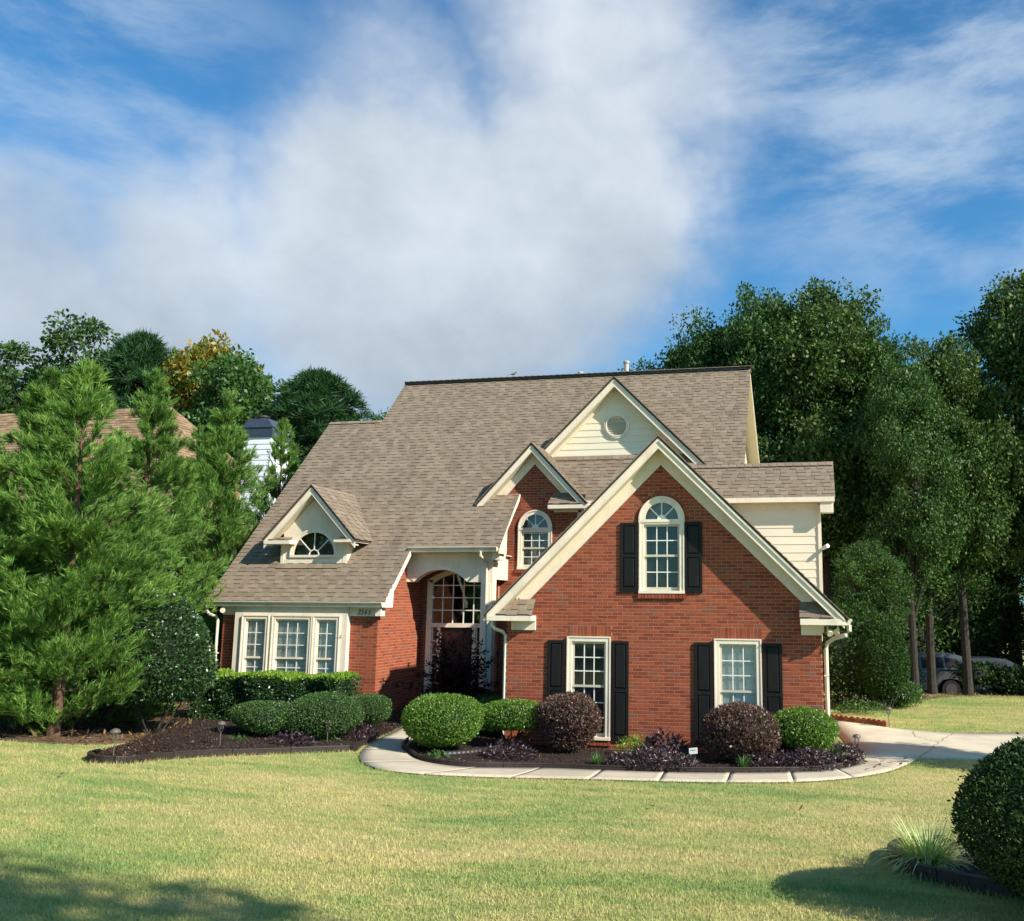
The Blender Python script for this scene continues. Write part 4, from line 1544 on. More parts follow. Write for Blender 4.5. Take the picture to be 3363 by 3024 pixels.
part('wren_nest_ornament', M().tube([(-10.68, BY - .03, -.80), (-10.60, BY - .03, -.78), (-10.54, BY - .03, -.79)], .006, 5).tube([(-10.58, BY - .03, -.80), (-10.57, BY - .03, -.73)], .006, 5).tube([(-10.62, BY - .03, -.76), (-10.54, BY - .03, -.745)], .006, 5).lathe([(.0, 0), (.02, .005), (.015, .02), (0, .022)], (-10.58, BY - .03, -.80), 6), BRONZE)

# house number: four separate figures in slanted script
def digit(strokes, x, z, h):
    m = M()
    for st in strokes:
        pts = [(x + (px + py * .18) * h, 19.98, z + py * h) for px, py in st]
        m.tube(pts, [.0085] * len(pts), 6)
    part('house_number', m, BLACK)


D2 = [[(.04, .84), (.16, .98), (.34, .97), (.42, .80), (.34, .58), (.16, .28), (-.02, .02), (.2, .04), (.46, .02)]]
D5 = [[(.42, .98), (.14, .98), (.06, .58), (.26, .62), (.4, .42), (.32, .12), (.12, 0), (0, .12)]]
D6 = [[(.4, .95), (.22, .85), (.06, .55), (.02, .22), (.16, .01), (.34, .12), (.36, .34), (.22, .48), (.06, .34)]]
for dg, x in ((D2, -10.235), (D5, -10.155), (D6, -10.067), (D5, -9.98)):
    digit(dg, x, -.255, .105)

# ---- entry
part('porch_floor', M().box(-9.9, -7.4, 20.6, 22.9, -2.9, -2.62), WALK)
m = M()
cx, half, rise, zs = -8.85, .70, .30, .53
R = (half ** 2 + rise ** 2) / (2 * rise)
n = 24
xs = [-9.80, cx - half] + [cx - half + 2 * half * i / n for i in range(1, n)] + [cx + half, -7.80]
hz = lambda x: zs if abs(x - cx) >= half else zs + rise - R + math.sqrt(R * R - (x - cx) ** 2)
for a, b in zip(xs[:-1], xs[1:]):
    if b <= a: continue
    m.prism([(a, hz(a)), (b, hz(b)), (b, 1.25), (a, 1.25)], 'y', 21.5, 21.75)
bm_ = part('arch_beam', m, TRIM2)
m = M()
A1 = [(x, hz(x)) for x in xs[1:-1]]
B1 = [(cx + (x - cx) * 1.12, hz(x) + .085 if abs(x - cx) < half else zs + .05) for x in xs[1:-1]]
m.strip(A1, B1, 'y', 21.485, 21.5005)
m.box(-9.76, -9.70, 21.486, 21.501, .53, 1.25)
m.build('arch_trim', TRIM, bm_)
part('soffit', M().box(-9.9, -7.25, 21.2, 21.76, 1.235, 1.25), SOFFIT)
part('porch_ceiling', M().box(-9.9, -7.4, 21.75, 22.9, 1.2, 1.22), SOFFIT)
m = M()
m.box(-7.80, -7.50, 21.5, 21.78, -2.62, 1.235)
m.box(-7.76, -7.54, 21.48, 21.5, -2.4, .5)
m.box(-7.845, -7.455, 21.46, 21.82, -2.64, -2.42).box(-7.83, -7.47, 21.47, 21.81, .95, 1.0)
part('column', m, TRIM, bevel=.004)
part('side_beam', M().box(-7.72, -7.5, 21.78, 22.65, .6, 1.22), TRIM2)
part('eave_box', M().box(-7.46, -7.27, 21.3, 21.75, 1.06, 1.235), TRIM)
# door frame, transom window, sidelights, door
m = M()
m.box(-9.745, -9.60, 22.84, 22.96, -2.62, .6).box(-8.20, -8.055, 22.84, 22.96, -2.62, .6)
m.box(-9.60, -8.2, 22.83, 22.96, -.59, -.485)
A1 = []; B1 = []
for i in range(25):
    x = -9.745 + 1.69 * i / 24
    r1 = (.845 ** 2 + .27 ** 2) / (2 * .27)
    A1.append((x, .6 + .27 - r1 + math.sqrt(max(0, r1 * r1 - (x + 8.9) ** 2))))
    xi = -8.9 + (x + 8.9) * .83
    r2 = (.70 ** 2 + .24 ** 2) / (2 * .24)
    B1.append((xi, .52 + .24 - r2 + math.sqrt(max(0, r2 * r2 - (xi + 8.9) ** 2))))
m.strip(A1, B1, 'y', 22.84, 22.96)
m.box(-9.437, -9.355, 22.85, 22.95, -2.62, -.59).box(-8.496, -8.41, 22.85, 22.95, -2.62, -.59)
df = part('door_frame', m, TRIM)
m = M()
for x in (-9.329, -9.053, -8.762, -8.494): m.box(x - .012, x + .012, 22.885, 22.915, -.49, .74)
for z in (.468, .156, -.161): m.box(-9.6, -8.2, 22.886, 22.914, z - .012, z + .012)
m.build('muntin', MUNTIN, df)
xx = [-9.6, -9.329, -9.053, -8.762, -8.494, -8.2]
zz = [-.485, -.161, .156, .468, .76]
for i in range(5):
    for j in range(4):
        ztop = zz[j + 1] if j < 3 else (.74 if 0 < i < 4 else .66)
        M().box(xx[i] + .01, xx[i + 1] - .01, 22.898, 22.902, zz[j] + .01, ztop).build('pane', GLASS, df)
for a, b in ((-9.6, -9.437), (-8.41, -8.2)):
    for j in range(5):
        z0 = -2.3 + .34 * j
        M().box(a + .03, b - .03, 22.898, 22.902, z0 + .01, z0 + .33).build('pane', GLASS, df)
    mm = M().box(a, a + .03, 22.88, 22.92, -2.62, -.59).box(b - .03, b, 22.88, 22.92, -2.62, -.59).box(a + .03, b - .03, 22.88, 22.92, -2.62, -2.3)
    for j in range(1, 5): mm.box(a + .03, b - .03, 22.884, 22.914, -2.31 + .34 * j, -2.29 + .34 * j)
    mm.build('sidelight', TRIM, df)
m = M().box(-9.353, -8.498, 22.9, 22.94, -2.6, -.595)
dr = part('door', m, DOOR)
for (a, b, c, d) in ((-9.27, -8.98, -1.05, -.68), (-8.87, -8.58, -1.05, -.68), (-9.27, -8.98, -1.75, -1.15), (-8.87, -8.58, -1.75, -1.15), (-9.27, -8.98, -2.45, -1.9), (-8.87, -8.58, -2.45, -1.9)):
    M().box(a, b, 22.888, 22.9, c, d).build('door_panel', DOOR, dr)
M().lathe([(0, 0), (.03, .01), (.03, .04), (0, .05)], (-8.56, 22.86, -1.65), 10).build('handle', BRONZE, dr)
df.location += Vector((.156, -.4, 0))  # door and frame pushed along the line of sight to the nearer wall
dr.location += Vector((.156, -.4, 0))
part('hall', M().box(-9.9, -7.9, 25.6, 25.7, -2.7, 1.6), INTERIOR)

# ---- downspouts
def spout(pts, name='downspout', r=.036, straps=()):
    m = M()
    m.tube(pts, [r] * len(pts), 8)
    for (x, y, z) in straps:
        m.box(x - .048, x + .048, y - .045, y + .06, z - .012, z + .012)
    return part(name, m, GUTTER, smooth=False)


spout([(-14.09, 19.80, -.08), (-14.09, 19.82, -.2), (-14.03, 19.86, -.29), (-13.90, 19.93, -.34), (-13.86, 19.95, -.44), (-13.86, 19.95, -2.7)], straps=[(-13.86, 19.95, -1.2)])
spout([(-7.70, 21.12, 1.26), (-7.70, 21.14, 1.15), (-7.66, 21.3, 1.06), (-7.64, 21.43, .98), (-7.64, 21.44, .8), (-7.64, 21.44, -2.5)])
spout([(.72, 18.12, -.33), (.72, 18.12, -.44), (.66, 18.13, -.52), (.44, 18.25, -.585), (.32, 18.38, -.68), (.29, 18.42, -.8), (.29, 18.42, -2.75)], r=.043, straps=[(.29, 18.42, -1.29), (.29, 18.42, -2.32)])
spout([(-6.30, 18.06, -.32), (-6.30, 18.06, -.42), (-6.24, 18.1, -.49), (-6.12, 18.24, -.55), (-6.085, 18.33, -.64), (-6.085, 18.33, -2.7)])

# ---- shutters
def shutter(x0, x1, z0, z1, zm, y=18.3):
    m = M()
    yf, yb = y - .042, y - .008
    s = .055
    m.box(x0, x0 + s, yf, yb, z0, z1).box(x1 - s, x1, yf, yb, z0, z1)
    m.box(x0 + s, x1 - s, yf, yb, z1 - .06, z1).box(x0 + s, x1 - s, yf, yb, z0, z0 + .10).box(x0 + s, x1 - s, yf, yb, zm - .035, zm + .035)
    o = part('shutter', m, BLACKPAINT, bevel=.003)
    for a, b in ((z0 + .10, zm - .035), (zm + .035, z1 - .06)):
        q = M()
        e = .03
        A_ = [(x0 + s, yf + .022, a), (x1 - s, yf + .022, a), (x1 - s, yf + .022, b), (x0 + s, yf + .022, b)]
        B_ = [(x0 + s + e, yf + .006, a + e), (x1 - s - e, yf + .006, a + e), (x1 - s - e, yf + .006, b - e), (x0 + s + e, yf + .006, b - e)]
        C_ = [(x, yb - .003, z) for x, _, z in A_]
        q.add(A_ + B_ + C_, [(4, 5, 6, 7), (0, 1, 5, 4), (1, 2, 6, 5), (2, 3, 7, 6), (3, 0, 4, 7), (0, 8, 9, 1), (1, 9, 10, 2), (2, 10, 11, 3), (3, 11, 8, 0)])
        q.build('shutter_panel', BLACKPAINT, o)
    return o


shutter(-3.69, -3.335, .255, 1.645, .98)
shutter(-2.395, -2.04, .255, 1.645, .98)
for a, b in ((-5.17, -4.82), (-3.85, -3.51), (-2.21, -1.86), (-.885, -.53)):
    shutter(a, b, -2.62, -.705, -1.66)

# ---- round gable vent
m = M()
vc = (-4.915, 4.745)
m.strip(arc_pts(*vc, .345, 0, 2 * PI, 40), arc_pts(*vc, .265, 0, 2 * PI, 40), 'y', 23.745, 23.8)
m.strip(arc_pts(*vc, .30, 0, 2 * PI, 40), arc_pts(*vc, .27, 0, 2 * PI, 40), 'y', 23.73, 23.7455)
vv = part('gable_vent', m, TRIM)
M().prism(arc_pts(*vc, .27, 0, 2 * PI, 30)[:-1], 'y', 23.80, 23.803).build('backing', BLACK, vv)
for k in range(9):
    z = vc[1] - .235 + k * .052
    hw = math.sqrt(max(.001, .268 ** 2 - (z + .015 - vc[1]) ** 2))
    M().slab((vc[0] - hw, 23.755, z), (vc[0] + hw, 23.755, z), (vc[0] + hw, 23.79, z + .036), (vc[0] - hw, 23.79, z + .036), (0, .004, .006)).build('louvre', SASH, vv)

# ---- small fittings
def flood(c, d, name='floodlight'):
    m = M()
    d = Vector(d).normalized()
    c = Vector(c)
    m.tube([c, c + d * .03, c + d * .09, c + d * .13], [.02, .035, .055, .062], 12)
    m.tube([c + Vector((0, .04, .05)), c], .012, 6)
    return part(name, m, TRIM, smooth=False)


flood((-13.68, 19.90, -.17), (.35, -.9, -.2))
flood((.33, 18.1, -.42), (.3, -.6, -.6))
flood((.52, 18.15, -.40), (-.3, -.6, -.6))
m = M().tube([(.33, 22.66, 1.36), (.40, 22.60, 1.40), (.47, 22.52, 1.43)], [.03, .045, .05], 10)
part('security_camera', m, WHITE)
m = M().tube([(-9.44, 22.38, .16), (-9.37, 22.30, .16)], [.035, .045], 10)
part('security_camera', m, WHITE)

# roof pipes, birds
def vent_pipe(x, z0, z1, r, label):
    m = M()
    m.tube([(x, 27.0, z0), (x, 27.0, z1 - .07)], r, 12)
    o = part('vent_pipe', m, PVC)
    o['label'] = label
    M().lathe([(r * 1.25, 0), (r * 1.35, .02), (r * 1.35, .06), (r * 1.1, .075), (0, .08)], (x, 27.0, z1 - .075), 14).build('cap', PVC, o)


vent_pipe(-6.74, 6.8, 7.13, .07, 'short capped vent pipe behind the ridge')
vent_pipe(-5.29, 6.8, 7.40, .075, 'tall flue pipe with a cap behind the ridge')


def bird(x, y, z, s, mat, label, ang=0):
    root = thing('bird', label, 'bird', (x, y, z))
    ca, sa = math.cos(ang), math.sin(ang)
    R_ = lambda p: (x + (p[0] * ca - p[1] * sa) * s, y + (p[0] * sa + p[1] * ca) * s, z + p[2] * s)
    body = [(-.45, 0, .30), (-.3, 0, .30), (-.1, 0, .32), (.15, 0, .40), (.32, 0, .52), (.40, 0, .66), (.50, 0, .72), (.62, 0, .70), (.74, 0, .67)]
    rad = [.02, .07, .15, .2, .16, .11, .115, .07, .012]
    M().tube([R_(p) for p in body], [r * s for r in rad], 10).build('body', mat, root, smooth=True)
    M().slab(R_((-.4, -.05, .3)), R_((-.4, .05, .3)), R_((-.95, .09, .16)), R_((-.95, -.09, .16)), (0, 0, .03 * s)).build('tail', mat, root)
    for sg in (-1, 1):
        M().slab(R_((.2, sg * .17, .5)), R_((.1, sg * .2, .34)), R_((-.5, sg * .09, .26)), R_((-.45, sg * .08, .36)), (0, sg * .02 * s, 0)).build('wing', mat, root)
        M().tube([R_((.05, sg * .06, .26)), R_((.05, sg * .07, 0)), R_((.16, sg * .08, 0))], .012 * s, 5).build('leg', BRONZE, root)


bird(-8.86, 26.8, 7.045, .17, paint('grey_feather', (.10, .09, .085), .7, .2, 30), 'grey bird perched on the roof ridge left of the pipes', .2)
bird(-1.95, 26.8, 7.045, .11, paint('rusty_feather', (.22, .07, .035), .7, .2, 30), 'small reddish bird at the right end of the roof ridge', 2.8)

# shaded room behind the windows
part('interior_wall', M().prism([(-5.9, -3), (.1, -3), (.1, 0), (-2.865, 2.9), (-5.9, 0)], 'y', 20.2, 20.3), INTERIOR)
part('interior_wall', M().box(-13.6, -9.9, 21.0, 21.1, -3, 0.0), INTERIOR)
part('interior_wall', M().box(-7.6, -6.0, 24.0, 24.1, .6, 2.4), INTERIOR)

# ------------------------------------------------------------------ vegetation builders


def unit(n):
    v = RS.normal(0, 1, (n, 3))
    return v / np.linalg.norm(v, axis=1, keepdims=True)


def lumps(U, k=9, amp=.1, sharp=3):
    """low-frequency bumps over a sphere of directions"""
    r = np.zeros(len(U))
    for _ in range(k):
        c = unit(1)[0]
        r += amp * RS.uniform(.4, 1) * np.exp(-sharp * (1 - U @ c)) * RS.choice([-1, 1])
    return 1 + r


def ico(sub):
    bm = bmesh.new()
    bmesh.ops.create_icosphere(bm, subdivisions=sub, radius=1)
    bm.verts.ensure_lookup_table()
    V = np.array([v.co[:] for v in bm.verts])
    F = np.array([[v.index for v in f.verts] for f in bm.faces])
    bm.free()
    return V, F


ICO = ico(3)


def shrub(name, label, c, rx, ry, h, n, leaf, mat, aspect=.5, under=.25, squash=1.0, power=2.0, group=None, cat='shrub', lump=.08, core=CORE, stems=6, ragged=.10, outward=.35, peak=0):
    """clipped or loose rounded shrub standing at c on stems: leaves in a shell, a dark solid lump for the shade inside"""
    cx, cy = c
    z0 = G(cx, cy) + .03
    root = thing(name, label, cat, (cx, cy, z0), group)
    seed = RS.randint(1 << 30)

    def surf(U):
        st = RS.get_state()
        RS.seed(seed)
        r = lumps(U, 16, lump, 5) * lumps(U, 10, lump * .6, 16)
        RS.set_state(st)
        # superellipsoid to make boxy or domed shapes
        a = np.abs(U) ** power
        r = r / (a.sum(1) ** (1 / power))
        P = U * r[:, None]
        if peak: 
            t = np.clip((P[:, 2] + 1) / 2, 0, 1)
            P[:, :2] *= (1 - peak * t ** 1.3)[:, None] * (1 + .12 * peak)
        return P
    zc, rz_ = z0 + under + (h - under) / 2, (h - under) / 2
    U = unit(n)
    P = surf(U)
    depth = 1 - ragged * np.abs(RS.normal(0, 1, n)) + ragged * .25
    stray = RS.rand(n) < .03
    depth[stray] += RS.uniform(0, .06, stray.sum())
    P = P * depth[:, None] * np.array([rx, ry, rz_]) + np.array([cx, cy, zc])
    D = U * outward + unit(n) * .8 + np.array([0, 0, .35])
    D /= np.linalg.norm(D, axis=1, keepdims=True)
    me = leaf_mesh('foliage', P, D, leaf * RS.uniform(.65, 1.3, n), aspect, mat, origin=(cx, cy, z0))
    link('foliage', me, root)
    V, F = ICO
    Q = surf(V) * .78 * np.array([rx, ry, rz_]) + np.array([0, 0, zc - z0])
    link('twigs', np_mesh('twigs', Q, 3, F, core, True), root)  # solid lump, its dark colour painted as shade behind the leaves
    if under > .05:
        for k in range(stems):
            a = 2 * PI * k / stems + RS.rand()
            M().tube([(cx + .06 * math.cos(a), cy + .06 * math.sin(a), z0 - .08), (cx + rx * .25 * math.cos(a), cy + ry * .25 * math.sin(a), z0 + under * .7), (cx + rx * .5 * math.cos(a), cy + ry * .5 * math.sin(a), z0 + under + .15 * h)], [.02, .016, .008], 5).build('stem', BARK, root)
    return root


BXG = 'clipped round shrubs in the front beds'
shrub('round_shrub', 'clipped green dome shrub, leftmost of those before the hedge', (-10.22, 16.35), .58, .55, .66, 13000, .038, L_BOXD, .45, .12, group=BXG, power=2.3, lump=.12)
shrub('round_shrub', 'largest clipped green dome before the bay window hedge', (-9.18, 16.7), .64, .58, .86, 15000, .038, L_BOXD, .45, .12, group=BXG, power=2.2, lump=.11)
shrub('round_shrub', 'small green shrub at the brick corner left of the path', (-8.78, 17.75), .42, .42, .76, 8000, .038, L_BOXD, .45, .25, group=BXG, power=2.6, lump=.08)
shrub('round_shrub', 'big bright green globe shrub right of the path entrance', (-6.74, 16.7), .69, .68, .99, 19000, .042, L_BOXB, .5, .08, group=BXG, power=2.15, lump=.12, ragged=.12)
shrub('round_shrub', 'bright green globe shrub on bare stems between big globe and purple shrub', (-5.66, 17.55), .60, .5, .92, 11000, .042, L_BOXB, .5, .32, group=BXG, power=2.2, lump=.16, ragged=.14)
shrub('round_shrub', 'green globe shrub at the right corner of the brick gable', (-.16, 17.75), .60, .55, .94, 14000, .042, L_BOXB, .5, .12, group=BXG, power=2.1, lump=.16, ragged=.13)
shrub('round_shrub', 'low dark green shrub behind the bright globes near the downspout', (-6.35, 18.9), .62, .55, .80, 8000, .040, L_BOX, .5, .1, group=BXG, power=2.2)
shrub('round_shrub', 'low green shrub by the foot of the porch column', (-7.35, 20.4), .45, .45, .80, 5000, .040, L_BOX, .5, .1, group=BXG, power=2.2)
LG = 'round purple leaved shrubs before the gable windows'
shrub('purple_shrub', 'round purple brown shrub before the left ground floor window', (-4.46, 17.45), .66, .6, 1.13, 13000, .050, L_LORO, .55, .14, group=LG, power=2.05, lump=.15, ragged=.16)
shrub('purple_shrub', 'round purple brown shrub before the right ground floor window', (-1.27, 17.35), .65, .6, 1.06, 14000, .050, L_LORO, .55, .08, group=LG, power=2.05, lump=.13, ragged=.15)
shrub('holly_bush', 'tall glossy dark green bush between evergreens and bay window', (-11.88, 15.4), 1.14, 1.05, 2.46, 26000, .062, L_HOLLY, .5, .38, power=2.5, lump=.12, peak=.34, outward=.5, ragged=.12)
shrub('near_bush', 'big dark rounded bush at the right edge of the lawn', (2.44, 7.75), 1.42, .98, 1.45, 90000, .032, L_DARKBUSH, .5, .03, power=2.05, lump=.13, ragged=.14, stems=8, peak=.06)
shrub('small_holly_tree', 'rounded cone shaped dark green tree behind the driveway', (2.0, 27.3), .85, .8, 2.45, 18000, .070, L_OAK2, .5, .3, power=2.0, lump=.12, peak=.45)
shrub('leafy_bush', 'loose grey green bush at the edge of the woods behind the house corner', (1.1, 28.2), 1.1, 1.1, 3.2, 14000, .10, L_OAK2, .45, .3, power=2.0, lump=.3, peak=.3, ragged=.25)
shrub('leafy_bush', 'low weedy bush at the foot of the small holly tree', (2.4, 28.3), .7, .6, .75, 4000, .07, L_BRIGHT, .5, .0, power=2.0, lump=.3, ragged=.3)


def hedge():
    x0, x1, y0, y1 = -12.6, -9.3, 17.45, 18.4
    z0 = G(-11.7, 19) + .03
    root = thing('clipped_hedge', 'long clipped hedge with lime green top under the bay window', 'hedge', (-11.7, 19, z0))
    zt = .93
    def boxpts(n, top):
        P = np.zeros((n, 3))
        w = RS.rand(n)
        X, Y, Z = RS.uniform(x0, x1, n), RS.uniform(y0, y1, n), RS.uniform(0, zt, n)
        if top:
            Z = zt - np.abs(RS.normal(0, .05, n)) + .03
        else:
            f = w < .6
            Y = np.where(f, y0 + np.abs(RS.normal(0, .05, n)), Y)
            e = (w >= .6) & (w < .75)
            X = np.where(e, np.where(RS.rand(n) < .5, x0, x1) + RS.normal(0, .04, n), X)
            t = (w >= .75)
            Z = np.where(t, zt - np.abs(RS.normal(0, .06, n)), Z)
            Z = np.clip(Z, .08, zt)
        wob = .05 * np.sin(X * 3.1 + Z * 2) + .035 * np.sin(X * 7.3 + Z * 5 + 1)
        Y = np.where(Y < (y0 + y1) / 2, Y + wob, Y)
        Z = Z + np.where(Z > zt - .2, .03 * np.sin(X * 4 + 2) + .02 * np.sin(X * 11), 0)
        return np.c_[X - -11.7, Y - 19, Z]
    n = 26000
    P = boxpts(n, False)
    D = unit(n) + np.array([0, -.5, .3]); D /= np.linalg.norm(D, axis=1, keepdims=True)
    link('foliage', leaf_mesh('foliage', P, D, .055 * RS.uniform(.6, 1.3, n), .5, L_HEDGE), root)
    n = 12000
    P = boxpts(n, True)
    D = unit(n) * .8 + np.array([0, -.2, 1]); D /= np.linalg.norm(D, axis=1, keepdims=True)
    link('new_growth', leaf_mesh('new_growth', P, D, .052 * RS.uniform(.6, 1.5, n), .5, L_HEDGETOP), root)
    M().box(x0 + .12, x1 - .12, y0 + .14, y1 - .05, z0 + .1, z0 + zt - .1).build('twigs', CORE, root, bevel=.05)  # solid dark block in place of the hedge's shaded inside


hedge()


def conifer_mesh(H, R, n_spray, per, seed, mat, blade=.17, base=.25, wid=.10, split=None, power=.85):
    """cryptomeria-like: upswept sprays of narrow leaves on short boughs"""
    st = RS.get_state(); RS.seed(seed)
    nb = int(H * 30)
    t = RS.uniform(0, 1, nb) ** .95
    zb = base + (H - base) * t
    az = RS.uniform(0, 2 * PI, nb)
    prof = R * np.minimum(1, (1 - t) * power) * (1 + .18 * np.sin(az * 3 + t * 9 + seed)) + .05
    rb = prof * RS.uniform(.80, 1.10, nb)
    tip = np.c_[np.cos(az) * rb, np.sin(az) * rb, zb + rb * RS.uniform(.15, .5, nb)]
    rootp = np.c_[np.zeros(nb), np.zeros(nb), zb - .1 * rb]
    # upswept tufts along the boughs, most of them near the tips
    w = rb ** 1.3 + .12
    bi = RS.choice(nb, n_spray, p=w / w.sum())
    f = 1 - np.abs(RS.normal(0, .33, n_spray)); inner = RS.rand(n_spray) < .28; f[inner] = RS.uniform(.05, .75, inner.sum()); f = np.clip(f, .05, 1.02)
    C0 = rootp[bi] * (1 - f[:, None]) + tip[bi] * f[:, None]
    C0 = C0 + RS.normal(0, 1, (n_spray, 3)) * (.03 + .06 * rb[bi] / R)[:, None]
    out = tip[bi] - rootp[bi]; out /= np.linalg.norm(out, axis=1, keepdims=True)
    D0 = out * .75 + unit(n_spray) * .45 + np.array([0, 0, .6])
    D0 /= np.linalg.norm(D0, axis=1, keepdims=True)
    nl = int(n_spray * .035)
    C0[:nl] = np.c_[RS.normal(0, .03, (nl, 2)), H - RS.uniform(.1, 1.3, nl)]
    D0[:nl] = unit(nl) * .22 + np.array([0, 0, 1]); D0[:nl] /= np.linalg.norm(D0[:nl], axis=1, keepdims=True)
    P = np.repeat(C0, per, 0)
    D = np.repeat(D0, per, 0)
    n = len(P)
    P = P + D * RS.uniform(0, .10, n)[:, None] + RS.normal(0, .008, (n, 3))
    sprd = RS.uniform(.2, .75, n); sprd[:nl * per] *= .6
    D = D + unit(n) * sprd[:, None]
    D /= np.linalg.norm(D, axis=1, keepdims=True)
    me = leaf_mesh('foliage', P, D, blade * RS.uniform(.45, 1.3, n), wid, mat, droop=.03)
    tr = M()
    tr.tube([(0, 0, -.2), (.02, .02, H * .3), (0, .03, H * .6), (0, 0, H - .3)], [.11 * H / 7, .085 * H / 7, .05, .012], 8)
    tm = bpy.data.meshes.new('trunk'); tm.from_pydata(tr.v, [], tr.f); tm.materials.append(BARK_RED)
    br = M()
    for k in range(0, nb, 5):
        a, b = rootp[k], rootp[k] * .25 + tip[k] * .75
        mid = (a + b) / 2 + np.array([0, 0, -.08 * rb[k]])
        br.tube([a, mid, b], [.022, .014, .005], 4, cap=False)
    bmh = bpy.data.meshes.new('branches'); bmh.from_pydata(br.v, [], br.f); bmh.materials.append(BARK_RED)
    RS.set_state(st)
    return me, tm, bmh


def place_tree(name, label, cat, meshes, x, y, scale=(1, 1, 1), rot=0, group=None, names=('crown', 'trunk', 'branches')):
    root = thing(name, label, cat, (x, y, G(x, y)), group)
    root.scale = scale
    root.rotation_euler = (0, 0, rot)
    for me, nm in zip(meshes, names):
        o = link(nm, me, root)
        if nm == 'branches': o['kind'] = 'stuff'
    return root


CG = 'row of tall feathery evergreens left of the house'
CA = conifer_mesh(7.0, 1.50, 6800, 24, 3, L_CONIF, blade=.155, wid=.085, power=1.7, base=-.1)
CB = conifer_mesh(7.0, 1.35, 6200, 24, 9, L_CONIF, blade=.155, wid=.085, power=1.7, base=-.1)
CG = 'row of tall feathery evergreens left of the house'
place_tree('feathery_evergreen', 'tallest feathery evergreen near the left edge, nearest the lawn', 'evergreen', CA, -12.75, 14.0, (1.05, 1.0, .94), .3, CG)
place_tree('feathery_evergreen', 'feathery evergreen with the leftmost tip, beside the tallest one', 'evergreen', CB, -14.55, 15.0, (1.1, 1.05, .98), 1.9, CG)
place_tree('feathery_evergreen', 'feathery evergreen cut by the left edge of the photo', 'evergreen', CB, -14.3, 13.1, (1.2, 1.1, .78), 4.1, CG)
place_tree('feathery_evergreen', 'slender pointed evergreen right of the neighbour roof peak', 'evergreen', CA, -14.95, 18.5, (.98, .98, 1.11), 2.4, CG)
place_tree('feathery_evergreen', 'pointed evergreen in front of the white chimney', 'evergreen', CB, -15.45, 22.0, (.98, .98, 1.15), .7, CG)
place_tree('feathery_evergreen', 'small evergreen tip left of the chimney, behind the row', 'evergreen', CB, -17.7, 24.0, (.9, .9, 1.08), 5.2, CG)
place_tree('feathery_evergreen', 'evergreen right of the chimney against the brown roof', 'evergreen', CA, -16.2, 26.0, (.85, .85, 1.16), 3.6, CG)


def broad_mesh(H, R, crown_base, n_cl, per, seed, mat, leaf=.13, cl=.75, aspect=.55, lobes=7, bark=BARK, trunk=.22, ragged=.3, clustersq=.75):
    """broadleaf tree: trunk, limbs to leaf clusters gathered in uneven lobes with gaps"""
    st = RS.get_state(); RS.seed(seed)
    zc = (H + crown_base) / 2
    hz_ = (H - crown_base) / 2
    # lobe centres
    L = unit(lobes) * np.array([R * .55, R * .55, hz_ * .62]) + np.array([0, 0, zc])
    L[0] = (0, 0, H - hz_ * .45)
    LR = RS.uniform(.42, .62, lobes) * R
    which = RS.randint(0, lobes, n_cl)
    U = unit(n_cl)
    rr = RS.uniform(.35, 1.05, n_cl) ** .6
    Cc = L[which] + U * (LR[which] * rr)[:, None] * np.array([1, 1, 1.15])
    Cc[:, 2] = np.clip(Cc[:, 2], crown_base - .5, H - .2)
    csz = RS.uniform(.55, 1.25, n_cl) * cl
    P = np.repeat(Cc, per, 0)
    Uo = unit(n_cl * per)
    P = P + Uo * (np.repeat(csz, per) * RS.rand(n_cl * per) ** .45)[:, None] * np.array([1, 1, clustersq])
    D = Uo * .6 + unit(len(P)) * .8 + np.array([0, 0, -.05])
    D /= np.linalg.norm(D, axis=1, keepdims=True)
    me = leaf_mesh('crown', P, D, leaf * RS.uniform(.6, 1.35, len(P)), aspect, mat)
    tr = M()
    tr.tube([(0, 0, -.3), (.03, 0, .6), (.0, .05, crown_base), (-.1, 0, zc), (0, 0, H - hz_ * .4)], [trunk * 1.35, trunk, trunk * .85, trunk * .5, .04], 9)
    tm = bpy.data.meshes.new('trunk'); tm.from_pydata(tr.v, [], tr.f); tm.materials.append(bark)
    br = M()
    for k in range(lobes):
        a = np.array([0.02, 0, RS.uniform(crown_base, zc)])
        br.tube([a, (a + L[k]) / 2 + np.array([0, 0, -.2]), L[k]], [trunk * .4, trunk * .28, .04], 6, cap=False)
        idx = np.where(which == k)[0][:14]
        for j in idx:
            br.tube([(a * .3 + L[k] * .7), (L[k] + Cc[j]) / 2, Cc[j]], [.05, .03, .012], 4, cap=False)
    bmh = bpy.data.meshes.new('branches'); bmh.from_pydata(br.v, [], br.f); bmh.materials.append(bark)
    RS.set_state(st)
    return me, tm, bmh


